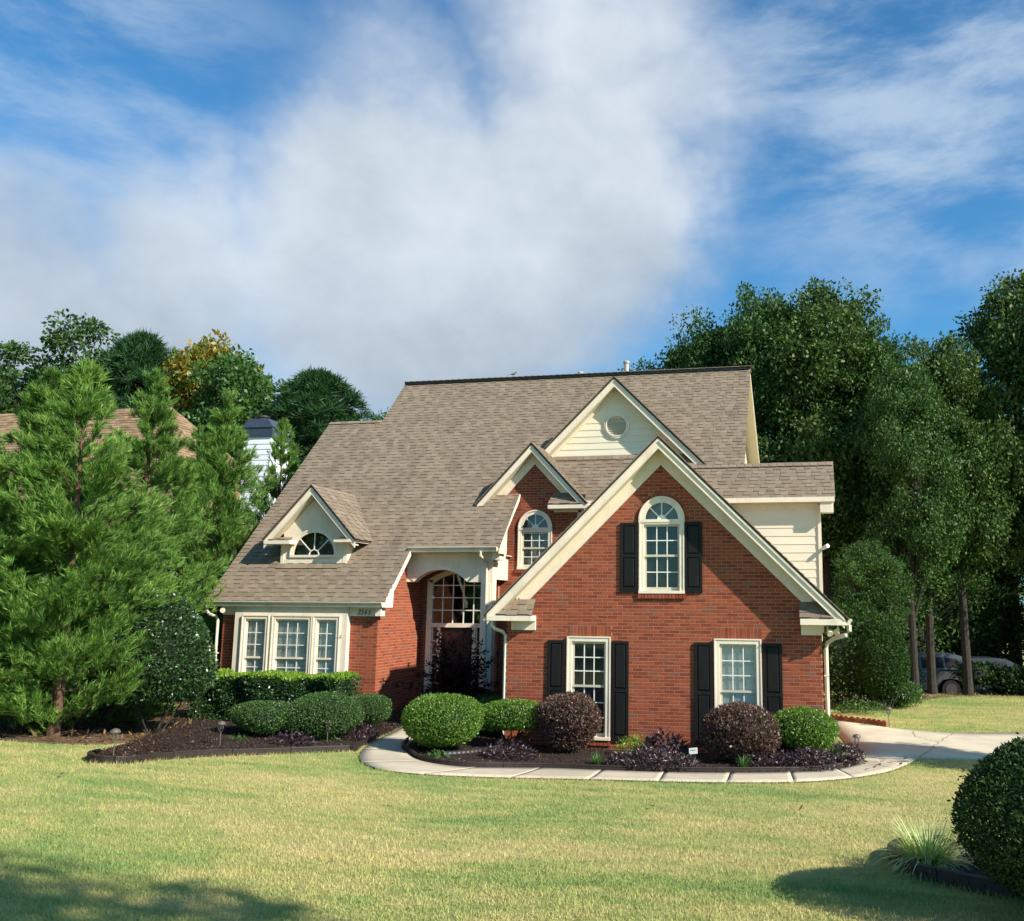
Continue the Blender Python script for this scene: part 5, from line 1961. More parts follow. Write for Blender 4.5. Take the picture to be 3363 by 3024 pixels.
def pine_mesh(H, R, base, n_t, per, seed, mat, needle=.30):
    st = RS.get_state(); RS.seed(seed)
    t = RS.uniform(0, 1, n_t) ** .8
    z = base + (H - base) * t
    az = RS.uniform(0, 2 * PI, n_t)
    r = R * np.clip(1 - t, 0, 1) ** .45 * RS.uniform(.4, 1.15, n_t) * (1 + .28 * np.sin(az * 3 + t * 14))
    C0 = np.c_[np.cos(az) * r, np.sin(az) * r, z]
    out = np.c_[np.cos(az), np.sin(az), np.full(n_t, .9)]
    P = np.repeat(C0, per, 0)
    D = np.repeat(out, per, 0) * .7 + unit(n_t * per)
    D /= np.linalg.norm(D, axis=1, keepdims=True)
    me = leaf_mesh('crown', P + RS.normal(0, .08, P.shape), D, needle * RS.uniform(.6, 1.2, len(P)), .10, mat)
    tr = M().tube([(0, 0, -.3), (0, 0, H * .5), (0, 0, H - .5)], [.28, .2, .03], 8)
    tm = bpy.data.meshes.new('trunk'); tm.from_pydata(tr.v, [], tr.f); tm.materials.append(BARK)
    br = M()
    for k in range(0, n_t, 5):
        br.tube([(0, 0, z[k] - .25 * r[k]), C0[k] * np.array([.5, .5, 1]) - np.array([0, 0, .15]), C0[k]], [.05, .03, .01], 4, cap=False)
    bmh = bpy.data.meshes.new('branches'); bmh.from_pydata(br.v, [], br.f); bmh.materials.append(BARK)
    RS.set_state(st)
    return me, tm, bmh


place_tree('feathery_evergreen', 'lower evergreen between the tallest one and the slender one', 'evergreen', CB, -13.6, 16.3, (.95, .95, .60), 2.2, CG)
for k, (x, y, rx, h) in enumerate(((-14.3, 17.6, 1.1, 1.5), (-16.6, 17.0, 1.6, 1.7), (-19, 16.5, 1.6, 1.6))):  # bushes added to block the bright background under the evergreens
    shrub('gap_filler_bush', ('low bush added to darken the gap under the tallest evergreen', 'low bush added to darken the space under the leftmost evergreens', 'low bush added to darken the space beyond the left edge under the evergreens')[k], (x, y), rx, .9, h, 5000, .09, L_HOLLY, .5, .05, lump=.25, ragged=.2, cat='bush', stems=3)
# right hand woods
OA = broad_mesh(14, 3.4, 2.8, 400, 150, 11, L_OAK, .15, .70, lobes=11)
OB = broad_mesh(14, 2.9, 3.6, 380, 150, 23, L_OAKB, .15, .68, lobes=11)
OC = broad_mesh(14, 3.6, 3.4, 330, 150, 37, L_OAK2, .17, .80, lobes=10)
WG = 'tall leafy trees of the wood right of the house'
for (x, y, h, r, ms, rot, lab) in (
        (-5.0, 37.0, 14.4, .85, OB, .4, 'tall tree whose top shows lowest, just right of the flue pipe'),
        (-3.3, 38.0, 15.6, .80, OC, 1.2, 'tree just behind the right part of the ridge, left of the tallest mass'),
        (-1.5, 37.0, 16.5, .88, OA, 2.2, 'leafy tree behind the right half of the roof ridge'),
        (.6, 36.0, 16.6, 1.05, OB, 4.0, 'broad dark tree rising beside the right end of the roof'),
        (2.5, 36.5, 14.3, .9, OA, 1.1, 'rounded tree right of the end gable'),
        (4.0, 33.6, 10.8, .70, OA, 3.0, 'tree with a slim trunk in the middle of the wood edge'),
        (5.1, 33.4, 13.2, .68, OB, .9, 'tree with the thickest mossy trunk by the far lawn'),
        (7.7, 35.6, 16.4, 1.0, OB, 5.1, 'tallest tree at the right edge of the photo'),
        (3.3, 32.0, 11.5, .55, OA, 2.0, 'thin trunked tree right of the small holly'),
        (9.6, 33.8, 14.8, .9, OA, 2.7, 'tall leafy tree just outside the right edge of the photo'),
        (1.65, 28.6, 4.9, .36, OA, 3.8, 'young tree with a pale trunk behind the driveway')):
    place_tree('leafy_tree', lab, 'tree', ms, x, y, (r, r, h / 14), rot, WG)
for k, (x, y, h) in enumerate(((-3.5, 47, 12), (1, 49, 11), (5, 47, 11.5), (9, 45, 13), (13, 46, 13), (16, 42, 14), (-8, 50, 10))):
    place_tree('leafy_tree', 'tree deep in the wood, ' + ('straight behind the end gable', 'behind the low eave on the right', 'behind the thin trunk', 'behind the thickest trunk', 'behind the tree at the right edge', 'last one beyond the right edge', 'hidden behind the middle of the roof')[k], 'tree', (OB, OA, OC)[k % 3], x, y, (1.15, 1.15, h / 14), k * 1.3, 'trees deep in the wood on the right')
# understory
for k, (x, y, h, lab) in enumerate(((2.9, 36.3, 1.15, 'low leafy sapling in front of the silver car'), (5.9, 36.2, 1.3, 'low leafy sapling in front of the dark sedan'), (7.2, 35.9, 1.05, 'low leafy sapling between the two right hand cars'))):
    shrub('leafy_sapling', lab, (x, y), .75, .5, h, 1500, .13, L_OAK2, .5, .3, lump=.4, ragged=.45, cat='bush', stems=3)
for k, (x, y, rx, h) in enumerate(((2.8, 41.5, 2.4, 4.6), (7.0, 42.5, 2.8, 5.2), (11, 41, 2.8, 5.5), (0, 41, 2.4, 5), (15, 40, 3, 6))):
    shrub('understory_bush', ('dark bush in the shade behind the silver car', 'dark bush in the shade behind the sedan', 'dark bush behind the blue grey car', 'dark bush behind the small holly tree', 'dark bush in the shade beyond the right edge of the photo')[k], (x, y), rx, 1.6, h, 9000, .20, L_OAK2, .5, .2, lump=.3, ragged=.3, group='dark undergrowth beneath the wood', cat='bush', stems=3)

# trees beyond the neighbour, left
TD = broad_mesh(16, 4.6, 5, 170, 150, 51, L_OAK2, .26, 1.0, lobes=10, clustersq=.6)
TE = broad_mesh(15, 4.2, 3, 300, 130, 61, L_BRIGHT, .24, .95, lobes=9)
TF = broad_mesh(15, 3.4, 3, 240, 130, 71, L_GOLD, .26, .9, lobes=7)
PM = pine_mesh(16, 3.6, 3, 900, 60, 5, L_PINE, .55)
BG = 'background trees beyond the neighbour house'
place_tree('dark_oak', 'open branched dark tree at the left edge skyline', 'tree', TD, -46.2, 45, (1.1, 1.1, 1.08), .5, BG)
place_tree('dark_oak', 'round topped dark tree left of the pine on the skyline', 'tree', TD, -40.6, 44, (1.0, 1.0, 1.14), 2.5, BG)
place_tree('tall_pine', 'bushy pine behind the neighbour roof peak', 'pine tree', PM, -36.6, 44, (1.15, 1.15, 1.07), 0, BG)
place_tree('autumn_tree', 'yellow and orange tinged tree beside the pine', 'tree', TF, -32.0, 44, (.95, .95, 1.15), 1, BG)
place_tree('leafy_tree', 'rounded mid green tree right of the yellow tree', 'tree', TE, -29.6, 43, (.95, .95, 1.10), 2, BG)
place_tree('tall_pine', 'dark pine between the chimney and the brown roof', 'pine tree', PM, -24.4, 42, (1.2, 1.2, .87), 2, BG)
place_tree('leafy_tree', 'thin topped tree just left of the main roof', 'tree', TE, -21.6, 45, (.62, .62, .88), 3, BG)
place_tree('leafy_tree', 'green tree filling the gap between pine and chimney', 'tree', TE, -27.0, 46, (.9, .9, .98), 4, BG)
place_tree('leafy_tree', 'green tree behind the neighbour roof right of the dark oak', 'tree', TE, -38.8, 48, (.9, .9, .98), 5, BG)
place_tree('tall_pine', 'pine partly hidden behind the left evergreens', 'pine tree', PM, -52, 46, (1, 1, .95), 4, BG)

# off to the right and behind the camera: the trees whose shade falls on the lawn
place_tree('leafy_tree', 'tree behind the viewer whose shade falls on the near lawn', 'tree', broad_mesh(13.4, 3.2, 8.0, 300, 160, 81, L_OAK, .18, .8, lobes=8), 8.0, -1.4, (1, 1, 1), 0)
place_tree('leafy_tree', 'tree outside the right edge shading the walk and the driveway', 'tree', broad_mesh(6.5, 1.9, 2.6, 120, 150, 91, L_OAK, .13, .55, lobes=5, trunk=.1), 8.4, 16.4, (1, .7, 1), 0)

# ------------------------------------------------------------------ small plants


def strap_plant(name, label, c, n, L, width, mat, spread=1.0, droop=.5, cat='plant', group=None, segs=4, r0=.06):
    """arching strap leaves from one crown"""
    x, y = c
    z0 = G(x, y) + .06
    root = thing(name, label, cat, (x, y, z0), group)
    az = RS.uniform(0, 2 * PI, n)
    lean = RS.uniform(.15, 1.0, n) * spread
    LL = L * RS.uniform(.6, 1.1, n)
    base = np.c_[np.cos(az) * r0 * RS.rand(n), np.sin(az) * r0 * RS.rand(n), np.zeros(n)]
    side = np.c_[-np.sin(az), np.cos(az), np.zeros(n)]
    V = []
    for k in range(segs + 1):
        t = k / segs
        ang = lean * (.5 + droop * t * 1.6)
        if k: p = p + np.c_[np.cos(az) * np.sin(ang), np.sin(az) * np.sin(ang), np.cos(ang)] * (LL / segs)[:, None]
        else: p = base.copy()
        w = width * (1 - t ** 2 * .92)
        V += [p + side * w / 2, p - side * w / 2]
    V = np.stack(V, 1)
    m_ = V.shape[1]
    idx = []
    b = np.arange(n)[:, None] * m_
    for k in range(segs):
        idx.append(np.concatenate([b + 2 * k, b + 2 * k + 1, b + 2 * k + 3, b + 2 * k + 2], 1))
    me = np_mesh('leaves', V.reshape(-1, 3), 4, np.concatenate(idx), mat)
    link('leaves', me, root)
    return root


strap_plant('variegated_grass_clump', 'pale striped arching grass clump in the small right bed', (.98, 9.15), 680, .46, .016, L_LIRI, 2.1, .75, r0=.15)
strap_plant('dark_grass_clump', 'sparse dark grass tuft under the near right bush', (1.75, 8.45), 110, .26, .009, L_ONION, 1.35, .6, r0=.1)
strap_plant('dark_grass_clump', 'dusky arching grass clump at the brick corner beside the path', (-8.72, 17.75), 320, .5, .013, L_ONION, 1.2, .5, r0=.15)
strap_plant('dark_grass_clump', 'dusky grass clump behind the big globe near the return wall', (-9.2, 19.3), 200, .5, .013, L_ONION, 1.2, .5, r0=.15)
strap_plant('weed_tuft', 'small bright green grass tuft near the centre of the front bed', (-3.72, 16.45), 90, .22, .010, L_WEED, 1.2, .4)
strap_plant('weed_tuft', 'green grass tuft at the walk before the right purple shrub', (-1.15, 16.75), 110, .24, .010, L_WEED, 1.2, .4)
strap_plant('weed_tuft', 'straw coloured weeds behind the right end of the front bed', (.42, 18.0), 160, .42, .008, L_WEED, .8, .5, r0=.2)


def purple_patch(label, c, rx, ry, h, n, flowers, mat=L_PURPLE, leaf=.085, group='purple leaved ground plants'):
    x, y = c
    z0 = G(x, y) + .05
    root = thing('purple_heart_plant', label, 'plant', (x, y, z0), group)
    r = np.sqrt(RS.rand(n)); a = RS.uniform(0, 2 * PI, n)
    hh = h * (1 - .6 * r ** 2)
    P = np.c_[np.cos(a) * r * rx, np.sin(a) * r * ry, RS.uniform(.1, 1, n) * hh]
    D = unit(n) * .9 + np.c_[np.cos(a) * .5, np.sin(a) * .5, np.full(n, .45)]
    D /= np.linalg.norm(D, axis=1, keepdims=True)
    link('leaves', leaf_mesh('leaves', P, D, leaf * RS.uniform(.6, 1.25, n), .26, mat), root)
    q = M()
    for k in range(flowers):
        rr, aa = math.sqrt(random.random()), random.uniform(0, 2 * PI)
        px, py, pz = x + math.cos(aa) * rr * rx, y + math.sin(aa) * rr * ry - .03, z0 + h * (1 - .5 * rr * rr) * random.uniform(.5, 1.1)
        for t in range(3):
            an = aa + t * 2.1
            dx, dz = .014 * math.cos(an), .014 * math.sin(an)
            q.add([(px, py, pz), (px + dx - dz * .5, py - .004, pz + dz + dx * .5), (px + dx * 1.5, py - .006, pz + dz * 1.5), (px + dx + dz * .5, py - .004, pz + dz - dx * .5)], [(0, 1, 2, 3)])
    if flowers: q.build('flowers', L_FLOWER, root)['kind'] = 'stuff'
    return root


purple_patch('purple leaved plant clump below the leftmost dome shrubs', (-9.25, 15.75), .42, .25, .24, 520, 3)
purple_patch('dusky purple clump beside the path before the brick corner', (-8.62, 17.05), .40, .35, .30, 600, 5)
purple_patch('purple clump before the left bright globe on stems', (-5.35, 16.45), .50, .30, .34, 800, 8)
purple_patch('largest purple patch spilling on the walk in the bed centre', (-2.75, 16.45), .80, .42, .32, 2000, 26)
purple_patch('taller brownish purple clump behind the largest patch', (-2.65, 17.3), .40, .3, .50, 520, 2, leaf=.16)
purple_patch('purple clump under the right purple shrub', (-.75, 16.95), .55, .28, .28, 900, 8)
purple_patch('purple clump with pink flowers below the right corner shrub', (-.05, 17.15), .45, .35, .36, 1000, 16)
purple_patch('rightmost purple clump at the end of the bed by the lamp', (.55, 17.85), .35, .32, .36, 800, 14)


def leafy_weed(label, c, r, h, n, leaf, mat, name='leafy_weed'):
    x, y = c
    z0 = G(x, y) + .05
    root = thing(name, label, 'plant', (x, y, z0))
    rr = np.sqrt(RS.rand(n)); a = RS.uniform(0, 2 * PI, n)
    P = np.c_[np.cos(a) * rr * r, np.sin(a) * rr * r * .7, RS.uniform(.0, 1, n) * h * (1 - .5 * rr ** 2)]
    D = unit(n) * .8 + np.array([0, -.2, .6]); D /= np.linalg.norm(D, axis=1, keepdims=True)
    link('leaves', leaf_mesh('leaves', P, D, leaf * RS.uniform(.5, 1.3, n), .45, mat), root)
    m = M()
    for k in range(12):
        aa = random.uniform(0, 2 * PI); q = random.random() * r
        m.tube([(x + q * .4 * math.cos(aa), y + q * .3 * math.sin(aa), z0 - .05), (x + q * math.cos(aa), y + q * .7 * math.sin(aa), z0 + h * .85)], [.004, .002], 4)
    m.build('stems', L_WEED, root)
    return root


leafy_weed('lime green leafy plant with orange tips against the brick gable', (-3.22, 17.45), .38, .42, 900, .055, L_LIME, 'lime_plant')
leafy_weed('small lime seedlings among the central purple patch', (-2.3, 16.7), .35, .25, 160, .05, L_WEED)
leafy_weed('low green weeds at the left bed lamp', (-9.0, 16.6), .22, .16, 140, .05, L_WEED)
leafy_weed('small green weeds under the first dome shrub', (-10.3, 15.7), .25, .1, 110, .04, L_WEED)
leafy_weed('green weeds at the foot of the big bright globe', (-6.5, 15.95), .22, .14, 180, .045, L_WEED)
leafy_weed('thin seedlings growing out of the right purple shrub', (-1.45, 17.3), .3, 1.22, 90, .05, L_WEED)
leafy_weed('weeds at the edge of the wood by the scalloped edging', (1.3, 26.2), .7, .35, 700, .07, L_BRIGHT)


def maple():
    x, y = -7.75, 19.9
    z0 = G(x, y)
    root = thing('japanese_maple', 'dark red Japanese maple in front of the entry door', 'tree', (x, y, z0))
    tr = M().tube([(x, y, z0 - .1), (x + .03, y, z0 + .5), (x - .02, y, z0 + .9)], [.035, .03, .02], 7)
    tr.build('trunk', BARK, root)
    br = M()
    Ps, Ds = [], []
    for k in range(90):
        a = random.uniform(0, 2 * PI)
        e = random.uniform(.15, 1.35)
        L = random.uniform(.6, 1.0) if e < .9 else random.uniform(.8, 1.75)
        d = Vector((math.cos(a) * math.cos(e), math.sin(a) * math.cos(e) * .8, math.sin(e)))
        st = Vector((x, y, z0 + random.uniform(.3, .9)))
        end = st + d * L * Vector((1, 1, 1)).x
        mid = (st + end) / 2 + Vector((0, 0, .1))
        br.tube([st, mid, end], [.010, .006, .002], 4, cap=False)
        for j in range(75):
            t = random.uniform(.2, 1)
            p = st.lerp(end, t) + Vector((0, 0, .1 * 4 * t * (1 - t)))
            p += Vector((random.gauss(0, .07), random.gauss(0, .07), random.gauss(0, .07))) * (1.3 - t)
            Ps.append(p[:]); q = d * .5 + Vector((random.gauss(0, .7), random.gauss(0, .7), random.gauss(0, .5))); Ds.append(q.normalized()[:])
    # one long low bough reaching left, another to the right
    for (ex, ez, n) in ((-1.5, .95, 130), (-1.05, 1.35, 60), (.75, 1.7, 60), (.6, 1.2, 60)):
        st, end = Vector((x, y, z0 + .7)), Vector((x + ex, y - .25, z0 + ez))
        br.tube([st, (st + end) / 2 + Vector((0, 0, .08)), end], [.010, .006, .002], 4, cap=False)
        for j in range(n):
            t = random.uniform(.35, 1)
            p = st.lerp(end, t) + Vector((random.gauss(0, .05), random.gauss(0, .05), random.gauss(0, .035)))
            Ps.append(p[:]); Ds.append(Vector((random.gauss(0, 1), random.gauss(0, 1), random.gauss(-.2, .4))).normalized()[:])
    br.build('branches', BARK, root)
    P, D = np.array(Ps), np.array(Ds)
    link('crown', leaf_mesh('crown', P, D, .085 * RS.uniform(.6, 1.3, len(P)), .42, L_MAPLE, origin=(x, y, z0)), root)


maple()

# ------------------------------------------------------------------ garden fittings


def path_lamp(c, label, h=.44, group='solar path lamps'):
    x, y = c
    z = G(x, y) + .03
    root = thing('path_lamp', label, 'lamp', (x, y, z), group)
    M().tube([(x, y, z - .08), (x, y, z + h * .62)], .010, 7).build('stake', BRONZE, root)
    m = M()
    for k in range(6):
        a = 2 * PI * k / 6
        m.tube([(x + .018 * math.cos(a), y + .018 * math.sin(a), z + h * .6), (x + .045 * math.cos(a), y + .045 * math.sin(a), z + h * .74), (x + .04 * math.cos(a), y + .04 * math.sin(a), z + h * .9)], .004, 4)
    m.build('cage', BRONZE, root)
    M().lathe([(.018, 0), (.036, .03), (.038, .09), (.02, .11)], (x, y, z + h * .64), 10).build('glass', GLASS, root)
    M().lathe([(.075, 0), (.078, .012), (.055, .045), (.02, .06), (0, .062)], (x, y, z + h * .88), 14).build('cap', BRONZE, root)


path_lamp((-9.96, 12.1), 'bronze path lamp at the left tip of the left mulch bed')
path_lamp((-10.0, 14.7), 'bronze path lamp in the middle of the left mulch bed')
path_lamp((-8.85, 16.3), 'bronze path lamp nearest the front walk in the left bed')
path_lamp((.80, 18.35), 'bronze path lamp where the walk meets the driveway', .46)
path_lamp((1.78, 23.5), 'bronze path lamp on the far side of the driveway', .46)

# plant label
x, y = -2.05, 16.95
z = G(x, y)
root = thing('garden_sign', 'small white marker sign on a wire in the front bed', 'sign', (x, y, z))
M().tube([(x, y, z), (x + .01, y, z + .24), (x, y - .01, z + .31), (x - .03, y - .012, z + .31)], .004, 5).build('wire_stake', BRONZE, root)
M().slab((x - .10, y - .02, z + .22), (x + .05, y - .02, z + .24), (x + .045, y - .02, z + .345), (x - .105, y - .02, z + .325), (0, .004, 0)).build('panel', WHITE, root)
q = M().tube([(x - .075, y - .023, z + .29), (x - .05, y - .023, z + .302), (x - .03, y - .023, z + .288), (x - .005, y - .023, z + .305), (x + .02, y - .023, z + .30)], .0035, 4)
q.build('print', DARKMETAL, root)

# black corrugated drain pipe and wire wreath / hose by the wall
root = thing('drain_pipe', 'black corrugated drain pipe lying in the mulch behind the globe shrub', 'pipe', (-6.9, 16.3, G(-6.9, 16.3)))
pts = smooth_line([(-6.45, 16.05), (-6.1, 16.5), (-5.8, 17.1), (-6.0, 18.0)], 46, 3)
m = M()
m.tube([(p[0], p[1], G(*p) + .10) for p in pts], [.048 + .008 * (i % 2) for i in range(len(pts))], 10)
m.build('pipe', DARKMETAL, root)
x, y = -6.75, 21.6
root = thing('hose_reel', 'black coiled garden hose in the shade right of the porch column', 'hose', (x, y, G(x, y)))
for k, (r, dz) in enumerate(((.34, 0), (.31, .03), (.29, .01), (.26, .04))):
    M().tube([(x + r * math.cos(2 * PI * i / 28), y + .04 * k + .02 * math.sin(i), G(x, y) + .55 + dz + r * math.sin(2 * PI * i / 28)) for i in range(29)], .018, 6).build('coil', DARKMETAL, root)
M().box(x - .04, x + .04, y + .06, y + .12, G(x, y) - .05, G(x, y) + .6).build('stand', DARKMETAL, root)

# scalloped terracotta edging behind the driveway: each piece its own part
line = resample([(.45, 24.75), (.9, 24.3), (1.35, 24.05), (1.74, 23.62)], 12)
root = thing('scalloped_edging', 'row of low terracotta scalloped edging stones behind the driveway', 'edging', (1, 24.2, G(1, 24.2)))
for k, (a, b) in enumerate(zip(line[:-1], line[1:])):
    d = b - a
    n_ = np.array([-d[1], d[0]]) / np.linalg.norm(d) * .025
    z = G(*a) - .05
    h = [.17, .20, .21, .20, .17]
    vs = []
    for i in range(5):
        p = a + d * (.04 + .92 * i / 4)
        for s_ in (-1, 1):
            vs += [(*(p + n_ * s_), z), (*(p + n_ * s_), z + h[i] + random.uniform(0, .004))]
    fs = []
    for i in range(4):
        o_ = i * 4
        fs += [(o_, o_ + 4, o_ + 5, o_ + 1), (o_ + 2, o_ + 3, o_ + 7, o_ + 6), (o_ + 1, o_ + 5, o_ + 7, o_ + 3)]
    fs += [(0, 1, 3, 2), (16, 18, 19, 17)]
    M().add(vs, fs).build('edging_stone', TERRA, root)
# low step slabs beside the lamp
for k, (x, y) in enumerate(((.95, 18.15), (.72, 18.55))):
    o = M().box(x - .2, x + .22, y - .12, y + .1, G(x, y) - .02, G(x, y) + .09 + .02 * k).build('stepping_block', WALK, None, bevel=.012)
    tag(o, ('low concrete block at the end of the bed beside the lamp', 'second concrete block just behind the lamp')[k], 'block', 'concrete blocks at the driveway corner')

# a few fallen leaves
PP = np.array([(1.25, 18.3), (1.4, 18.1), (1.62, 18.5), (1.05, 17.5), (.9, 17.3), (1.5, 17.9), (-2.0, 12.1), (-5, 11), (2.1, 26.6), (.5, 13.1), (1.15, 17.8), (-9.3, 10.4), (-.2, 12.4), (2.9, 24.6), (3.9, 23.4)])
n = len(PP)
P = np.c_[PP, gz(PP[:, 0], PP[:, 1]) + .045]
D = np.c_[RS.normal(0, 1, (n, 2)), RS.uniform(0, .4, n)]
D /= np.linalg.norm(D, axis=1, keepdims=True)
o = link('fallen_leaves', leaf_mesh('fallen_leaves', P, D, .11, .55, L_STRAW, flat=True))
tag(o, 'few brown dead leaves scattered on the walk and lawn', 'leaves', kind='stuff')

# ------------------------------------------------------------------ neighbour house
NH = thing('neighbour_house', 'beige house with tan hipped roof and white chimney behind the evergreens', 'house', (-30, 32, -2.5))
m = M().box(-41, -22.2, 28.6, 38, -2.8, 2.6)
m.box(-22.3, -18.6, 30.2, 37, -2.8, 2.4)
m.build('wall', BEIGE, NH)


def hip(m, x0, x1, y0, y1, ze, zr, inset):
    ym = (y0 + y1) / 2
    v = [(x0, y0, ze), (x1, y0, ze), (x1, y1, ze), (x0, y1, ze), (x0 + inset, ym, zr), (x1 - inset, ym, zr)]
    m.add(v, [(0, 1, 5, 4), (1, 2, 5), (2, 3, 4, 5), (3, 0, 4), (0, 3, 2, 1)])


m = M()
hip(m, -42.5, -20.9, 28, 38.6, 2.6, 8.1, 5.2)
hip(m, -23.5, -17.9, 29.6, 37.5, 2.4, 4.6, 2.5)
nr = m.build('roof', SHINGLE2, NH)
# shingle courses on the street slope and the right hip
vs, fs = [], []
def ncourse(p0, p1, p2, p3, rows):
    """courses on quad p0 p1 (eave) p2 p3 (top)"""
    p0, p1, p2, p3 = (Vector(p) for p in (p0, p1, p2, p3))
    N = (p1 - p0).cross(p3 - p0).normalized()
    for k in range(rows):
        t0, t1 = k / rows, (k + 1.1) / rows
        a, b = p0.lerp(p3, t0), p1.lerp(p2, t0)
        c, d = p0.lerp(p3, t1), p1.lerp(p2, t1)
        L = (b - a).length
        u = 0
        while u < L:
            w = random.choice((.2, .3, .4))
            f0, f1 = u / L, min(1, (u + w) / L)
            t = random.choice((.012, .03))
            q = [a.lerp(b, f0) + N * .01, a.lerp(b, f1) + N * .01, c.lerp(d, f1) + N * .005, c.lerp(d, f0) + N * .005]
            i = len(vs)
            vs.extend([p[:] for p in q] + [(p + N * (t if j < 2 else .006))[:] for j, p in enumerate(q)])
            fs.extend([(i + 4, i + 5, i + 6, i + 7), (i, i + 1, i + 5, i + 4), (i + 1, i + 2, i + 6, i + 5), (i + 3, i, i + 4, i + 7)])
            u += w


ncourse((-42.5, 28, 2.6), (-20.9, 28, 2.6), (-26.1, 33.3, 8.1), (-37.3, 33.3, 8.1), 42)
ncourse((-20.9, 28, 2.6), (-20.9, 38.6, 2.6), (-26.1, 33.35, 8.1), (-26.1, 33.25, 8.1), 42)
ncourse((-23.5, 29.6, 2.4), (-17.9, 29.6, 2.4), (-20.4, 33.5, 4.6), (-21, 33.5, 4.6), 24)
mm = M(); mm.v, mm.f = vs, fs
o = mm.build('shingles', SHINGLE2, nr)
o['kind'] = 'stuff'
ch = M().box(-20.4, -19.3, 30.2, 31.4, -2.8, 6.05).build('chimney', WHITESIDE, NH)
z = 2.0
while z < 6.0:
    q = M()
    q.hexa([(-20.41, 30.175, z), (-19.28, 30.175, z), (-19.28, 30.2, z), (-20.41, 30.2, z), (-20.41, 30.192, z + .19), (-19.28, 30.192, z + .19), (-19.28, 30.2, z + .19), (-20.41, 30.2, z + .19)])
    q.box(-19.302, -19.285, 30.2, 31.4, z, z + .185)
    q.build('siding_board', WHITESIDE, ch)
    z += .2
m = M().box(-20.46, -19.24, 30.14, 31.46, 6.05, 6.42)
m.hexa([(-20.5, 30.1, 6.42), (-19.2, 30.1, 6.42), (-19.2, 31.5, 6.42), (-20.5, 31.5, 6.42), (-20.35, 30.3, 6.78), (-19.55, 30.3, 6.78), (-19.55, 31.3, 6.78), (-20.35, 31.3, 6.78)])
m.build('chimney_cap', paint('chimney_cap_metal', (.035, .045, .065), .35, .15, 6), ch)
M().lathe([(.22, 0), (.22, .12), (.27, .13), (.27, .2), (0, .22)], (-20.1, 30.8, 6.78), 16).build('flue', DARKMETAL, ch)
for x in (-38.5, -34, -26.5):
    w = M().box(x, x + 1.1, 28.56, 28.62, -1, .6).build('window', WHITE, NH)
    M().box(x + .1, x + 1.0, 28.55, 28.56, -.9, .5).build('pane', GLASS, w)

# ------------------------------------------------------------------ parked cars in the wood


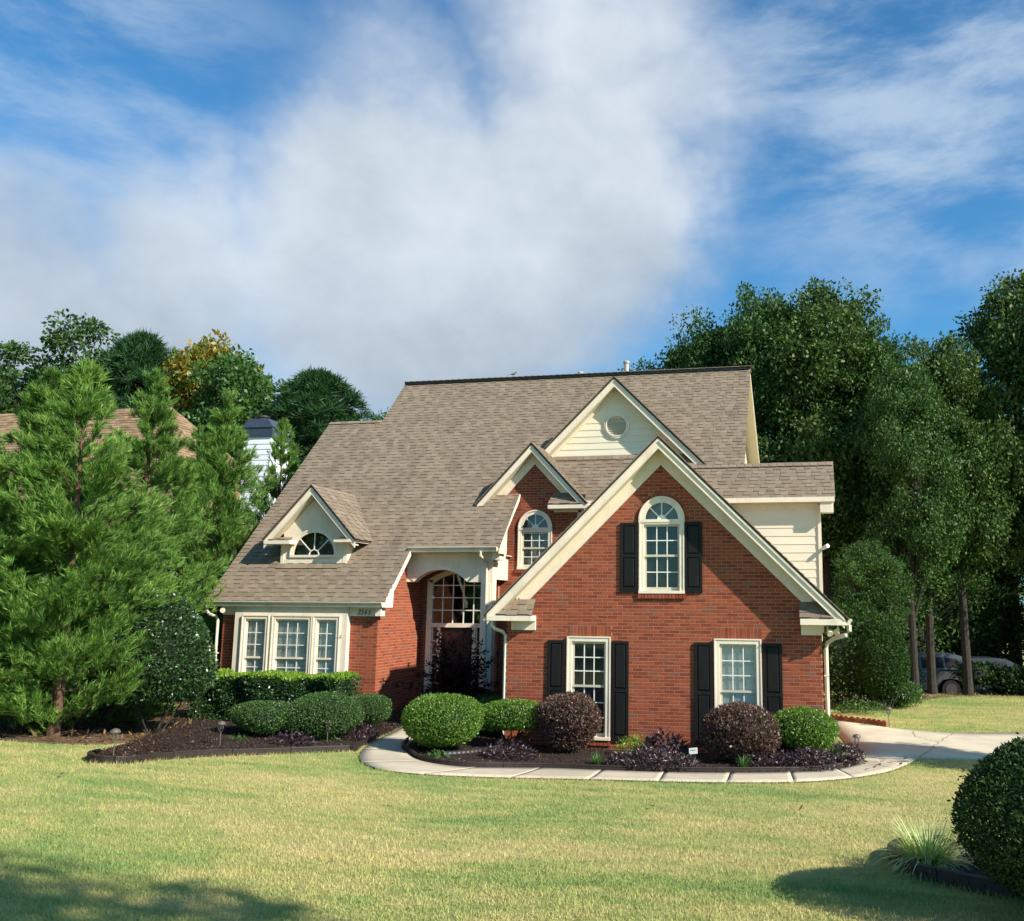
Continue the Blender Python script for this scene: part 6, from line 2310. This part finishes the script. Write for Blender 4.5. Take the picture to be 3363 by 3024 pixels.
def car(label, x, y, rot, paintm, kind='suv', s=1.0):
    z = G(x, y) + .0
    root = thing('parked_car', label, 'car', (x, y, z), 'cars parked behind the trees')
    root.rotation_euler = (0, 0, rot)
    loc = lambda m, nm, mt, par=root, **k: _local(m, nm, mt, par, **k)

    def _local(m, nm, mt, par, **k):
        me = bpy.data.meshes.new(nm)
        me.from_pydata(m.v, [], m.f)
        bm = bmesh.new(); bm.from_mesh(me)
        bmesh.ops.recalc_face_normals(bm, faces=bm.faces)
        if k.get('bevel'):
            bmesh.ops.bevel(bm, geom=[e for e in bm.edges if len(e.link_faces) == 2 and e.calc_face_angle(0) > .3], offset=k['bevel'], segments=2, affect='EDGES', clamp_overlap=True)
        bm.to_mesh(me); bm.free()
        me.materials.append(mt)
        return link(nm, me, par)
    L, W, H = 4.6, 1.82, 1.62 if kind == 'suv' else 1.45
    hw = W / 2
    low = [(-2.3, .38), (-2.28, .72), (-2.2, .92), (-1.15, 1.03), (1.9 if kind == 'suv' else 1.55, 1.05), (2.22, .98), (2.3, .7), (2.28, .36), (1.85, .3), (1.78, .5), (1.6, .68), (1.35, .72), (1.1, .68), (.93, .5), (.88, .28), (-.92, .28), (-.97, .5), (-1.13, .68), (-1.38, .72), (-1.63, .68), (-1.8, .5), (-1.86, .3)]
    b = M()
    nlow = len(low)
    ring = lambda yy, inset: [(px * (1 - inset * .02), yy, pz) for px, pz in low]
    vs = ring(-hw + .06, 1) + ring(-hw, 0) + ring(hw, 0) + ring(hw - .06, 1)
    # slightly rounded flanks: outer rings lifted inwards at the top
    vs = [(x_, y_ * (1 - .05 * max(0, (z_ - .6)) / .45), z_) for x_, y_, z_ in vs]
    fs = [tuple(range(nlow)), tuple(range(4 * nlow - 1, 3 * nlow - 1, -1))]
    for r in range(3):
        fs += [(r * nlow + i, r * nlow + (i + 1) % nlow, (r + 1) * nlow + (i + 1) % nlow, (r + 1) * nlow + i) for i in range(nlow)]
    b.add(vs, fs)
    body = loc(b, 'body', paintm)
    if kind == 'suv': top = [(-1.2, 1.0), (-.45, H - .06), (-.1, H), (1.6, H - .02), (1.95, H - .12), (2.15, 1.03)]
    else: top = [(-1.15, 1.0), (-.4, H - .05), (-.05, H), (.9, H), (1.2, H - .06), (1.85, 1.03)]
    c = M()
    k = len(top)
    vs = [(px, -hw + .08 + (pz - 1) * .28, pz) for px, pz in top] + [(px, hw - .08 - (pz - 1) * .28, pz) for px, pz in top]
    c.add(vs, [tuple(range(k)), tuple(range(2 * k - 1, k - 1, -1))] + [(i, (i + 1) % k, (i + 1) % k + k, i + k) for i in range(k)])
    loc(c, 'cabin', paintm, body, bevel=.03)
    for sg in (-1, 1):
        yy = lambda pz: sg * (hw - .08 - (pz - 1) * .28 + .006)
        for (a, b2, c2, d2) in (((-1.0, 1.06), (-.42, H - .14), (.25, H - .12), (.25, 1.08)), ((.32, 1.08), (.32, H - .12), (1.1, H - .13), (1.15, 1.09)), ((1.22, 1.09), (1.18, H - .14), (1.62, H - .18), (1.85, 1.12))):
            if kind != 'suv' and a[0] > 1.1: continue
            M_ = M().add([(p[0], yy(p[1]), p[1]) for p in (a, b2, c2, d2)] + [(p[0], yy(p[1]) - sg * .02, p[1]) for p in (a, b2, c2, d2)], [(0, 1, 2, 3), (7, 6, 5, 4), (0, 4, 5, 1), (1, 5, 6, 2), (2, 6, 7, 3), (3, 7, 4, 0)])
            loc(M_, 'side_window', BLACKPAINT, body)
        loc(M().box(-2.26, -2.1, sg * hw * .85 - .12, sg * hw * .85 + .12, .72, .86), 'headlight', WHITE, body, bevel=.02)
        loc(M().box(2.12, 2.28, sg * hw * .85 - .1, sg * hw * .85 + .1, .78, .98), 'tail_light', DOOR, body, bevel=.02)
    for wx in (-1.38, 1.35):
        for sg in (-1, 1):
            t = M().tube([(wx, sg * (hw - .2), .33), (wx, sg * (hw - .01), .33)], .33, 20)
            w = loc(t, 'wheel', BLACK)
            loc(M().tube([(wx, sg * (hw - .02), .33), (wx, sg * (hw + .005), .33)], .21, 14), 'rim', RIM, w)
    return root


RIM = paint('wheel_rim', (.06, .06, .06), .4, .1, 8)
carW = paint('silver_car_paint', (.065, .07, .075), .25, .02, 2, 0, None, .8)
carD = paint('dark_car_paint', (.03, .035, .045), .25, .02, 2, 0, None, .8)
carB = paint('blue_grey_car_paint', (.035, .045, .065), .25, .02, 2, 0, None, .8)
car('silver car half hidden behind the small holly and a trunk', 3.7, 38.2, .1, carW)
car('dark sedan parked behind the thick trunk', 6.2, 39.6, .15, carD, 'sedan')
car('blue grey car at the right edge behind the far lawn', 9.0, 37.6, .12, carB)
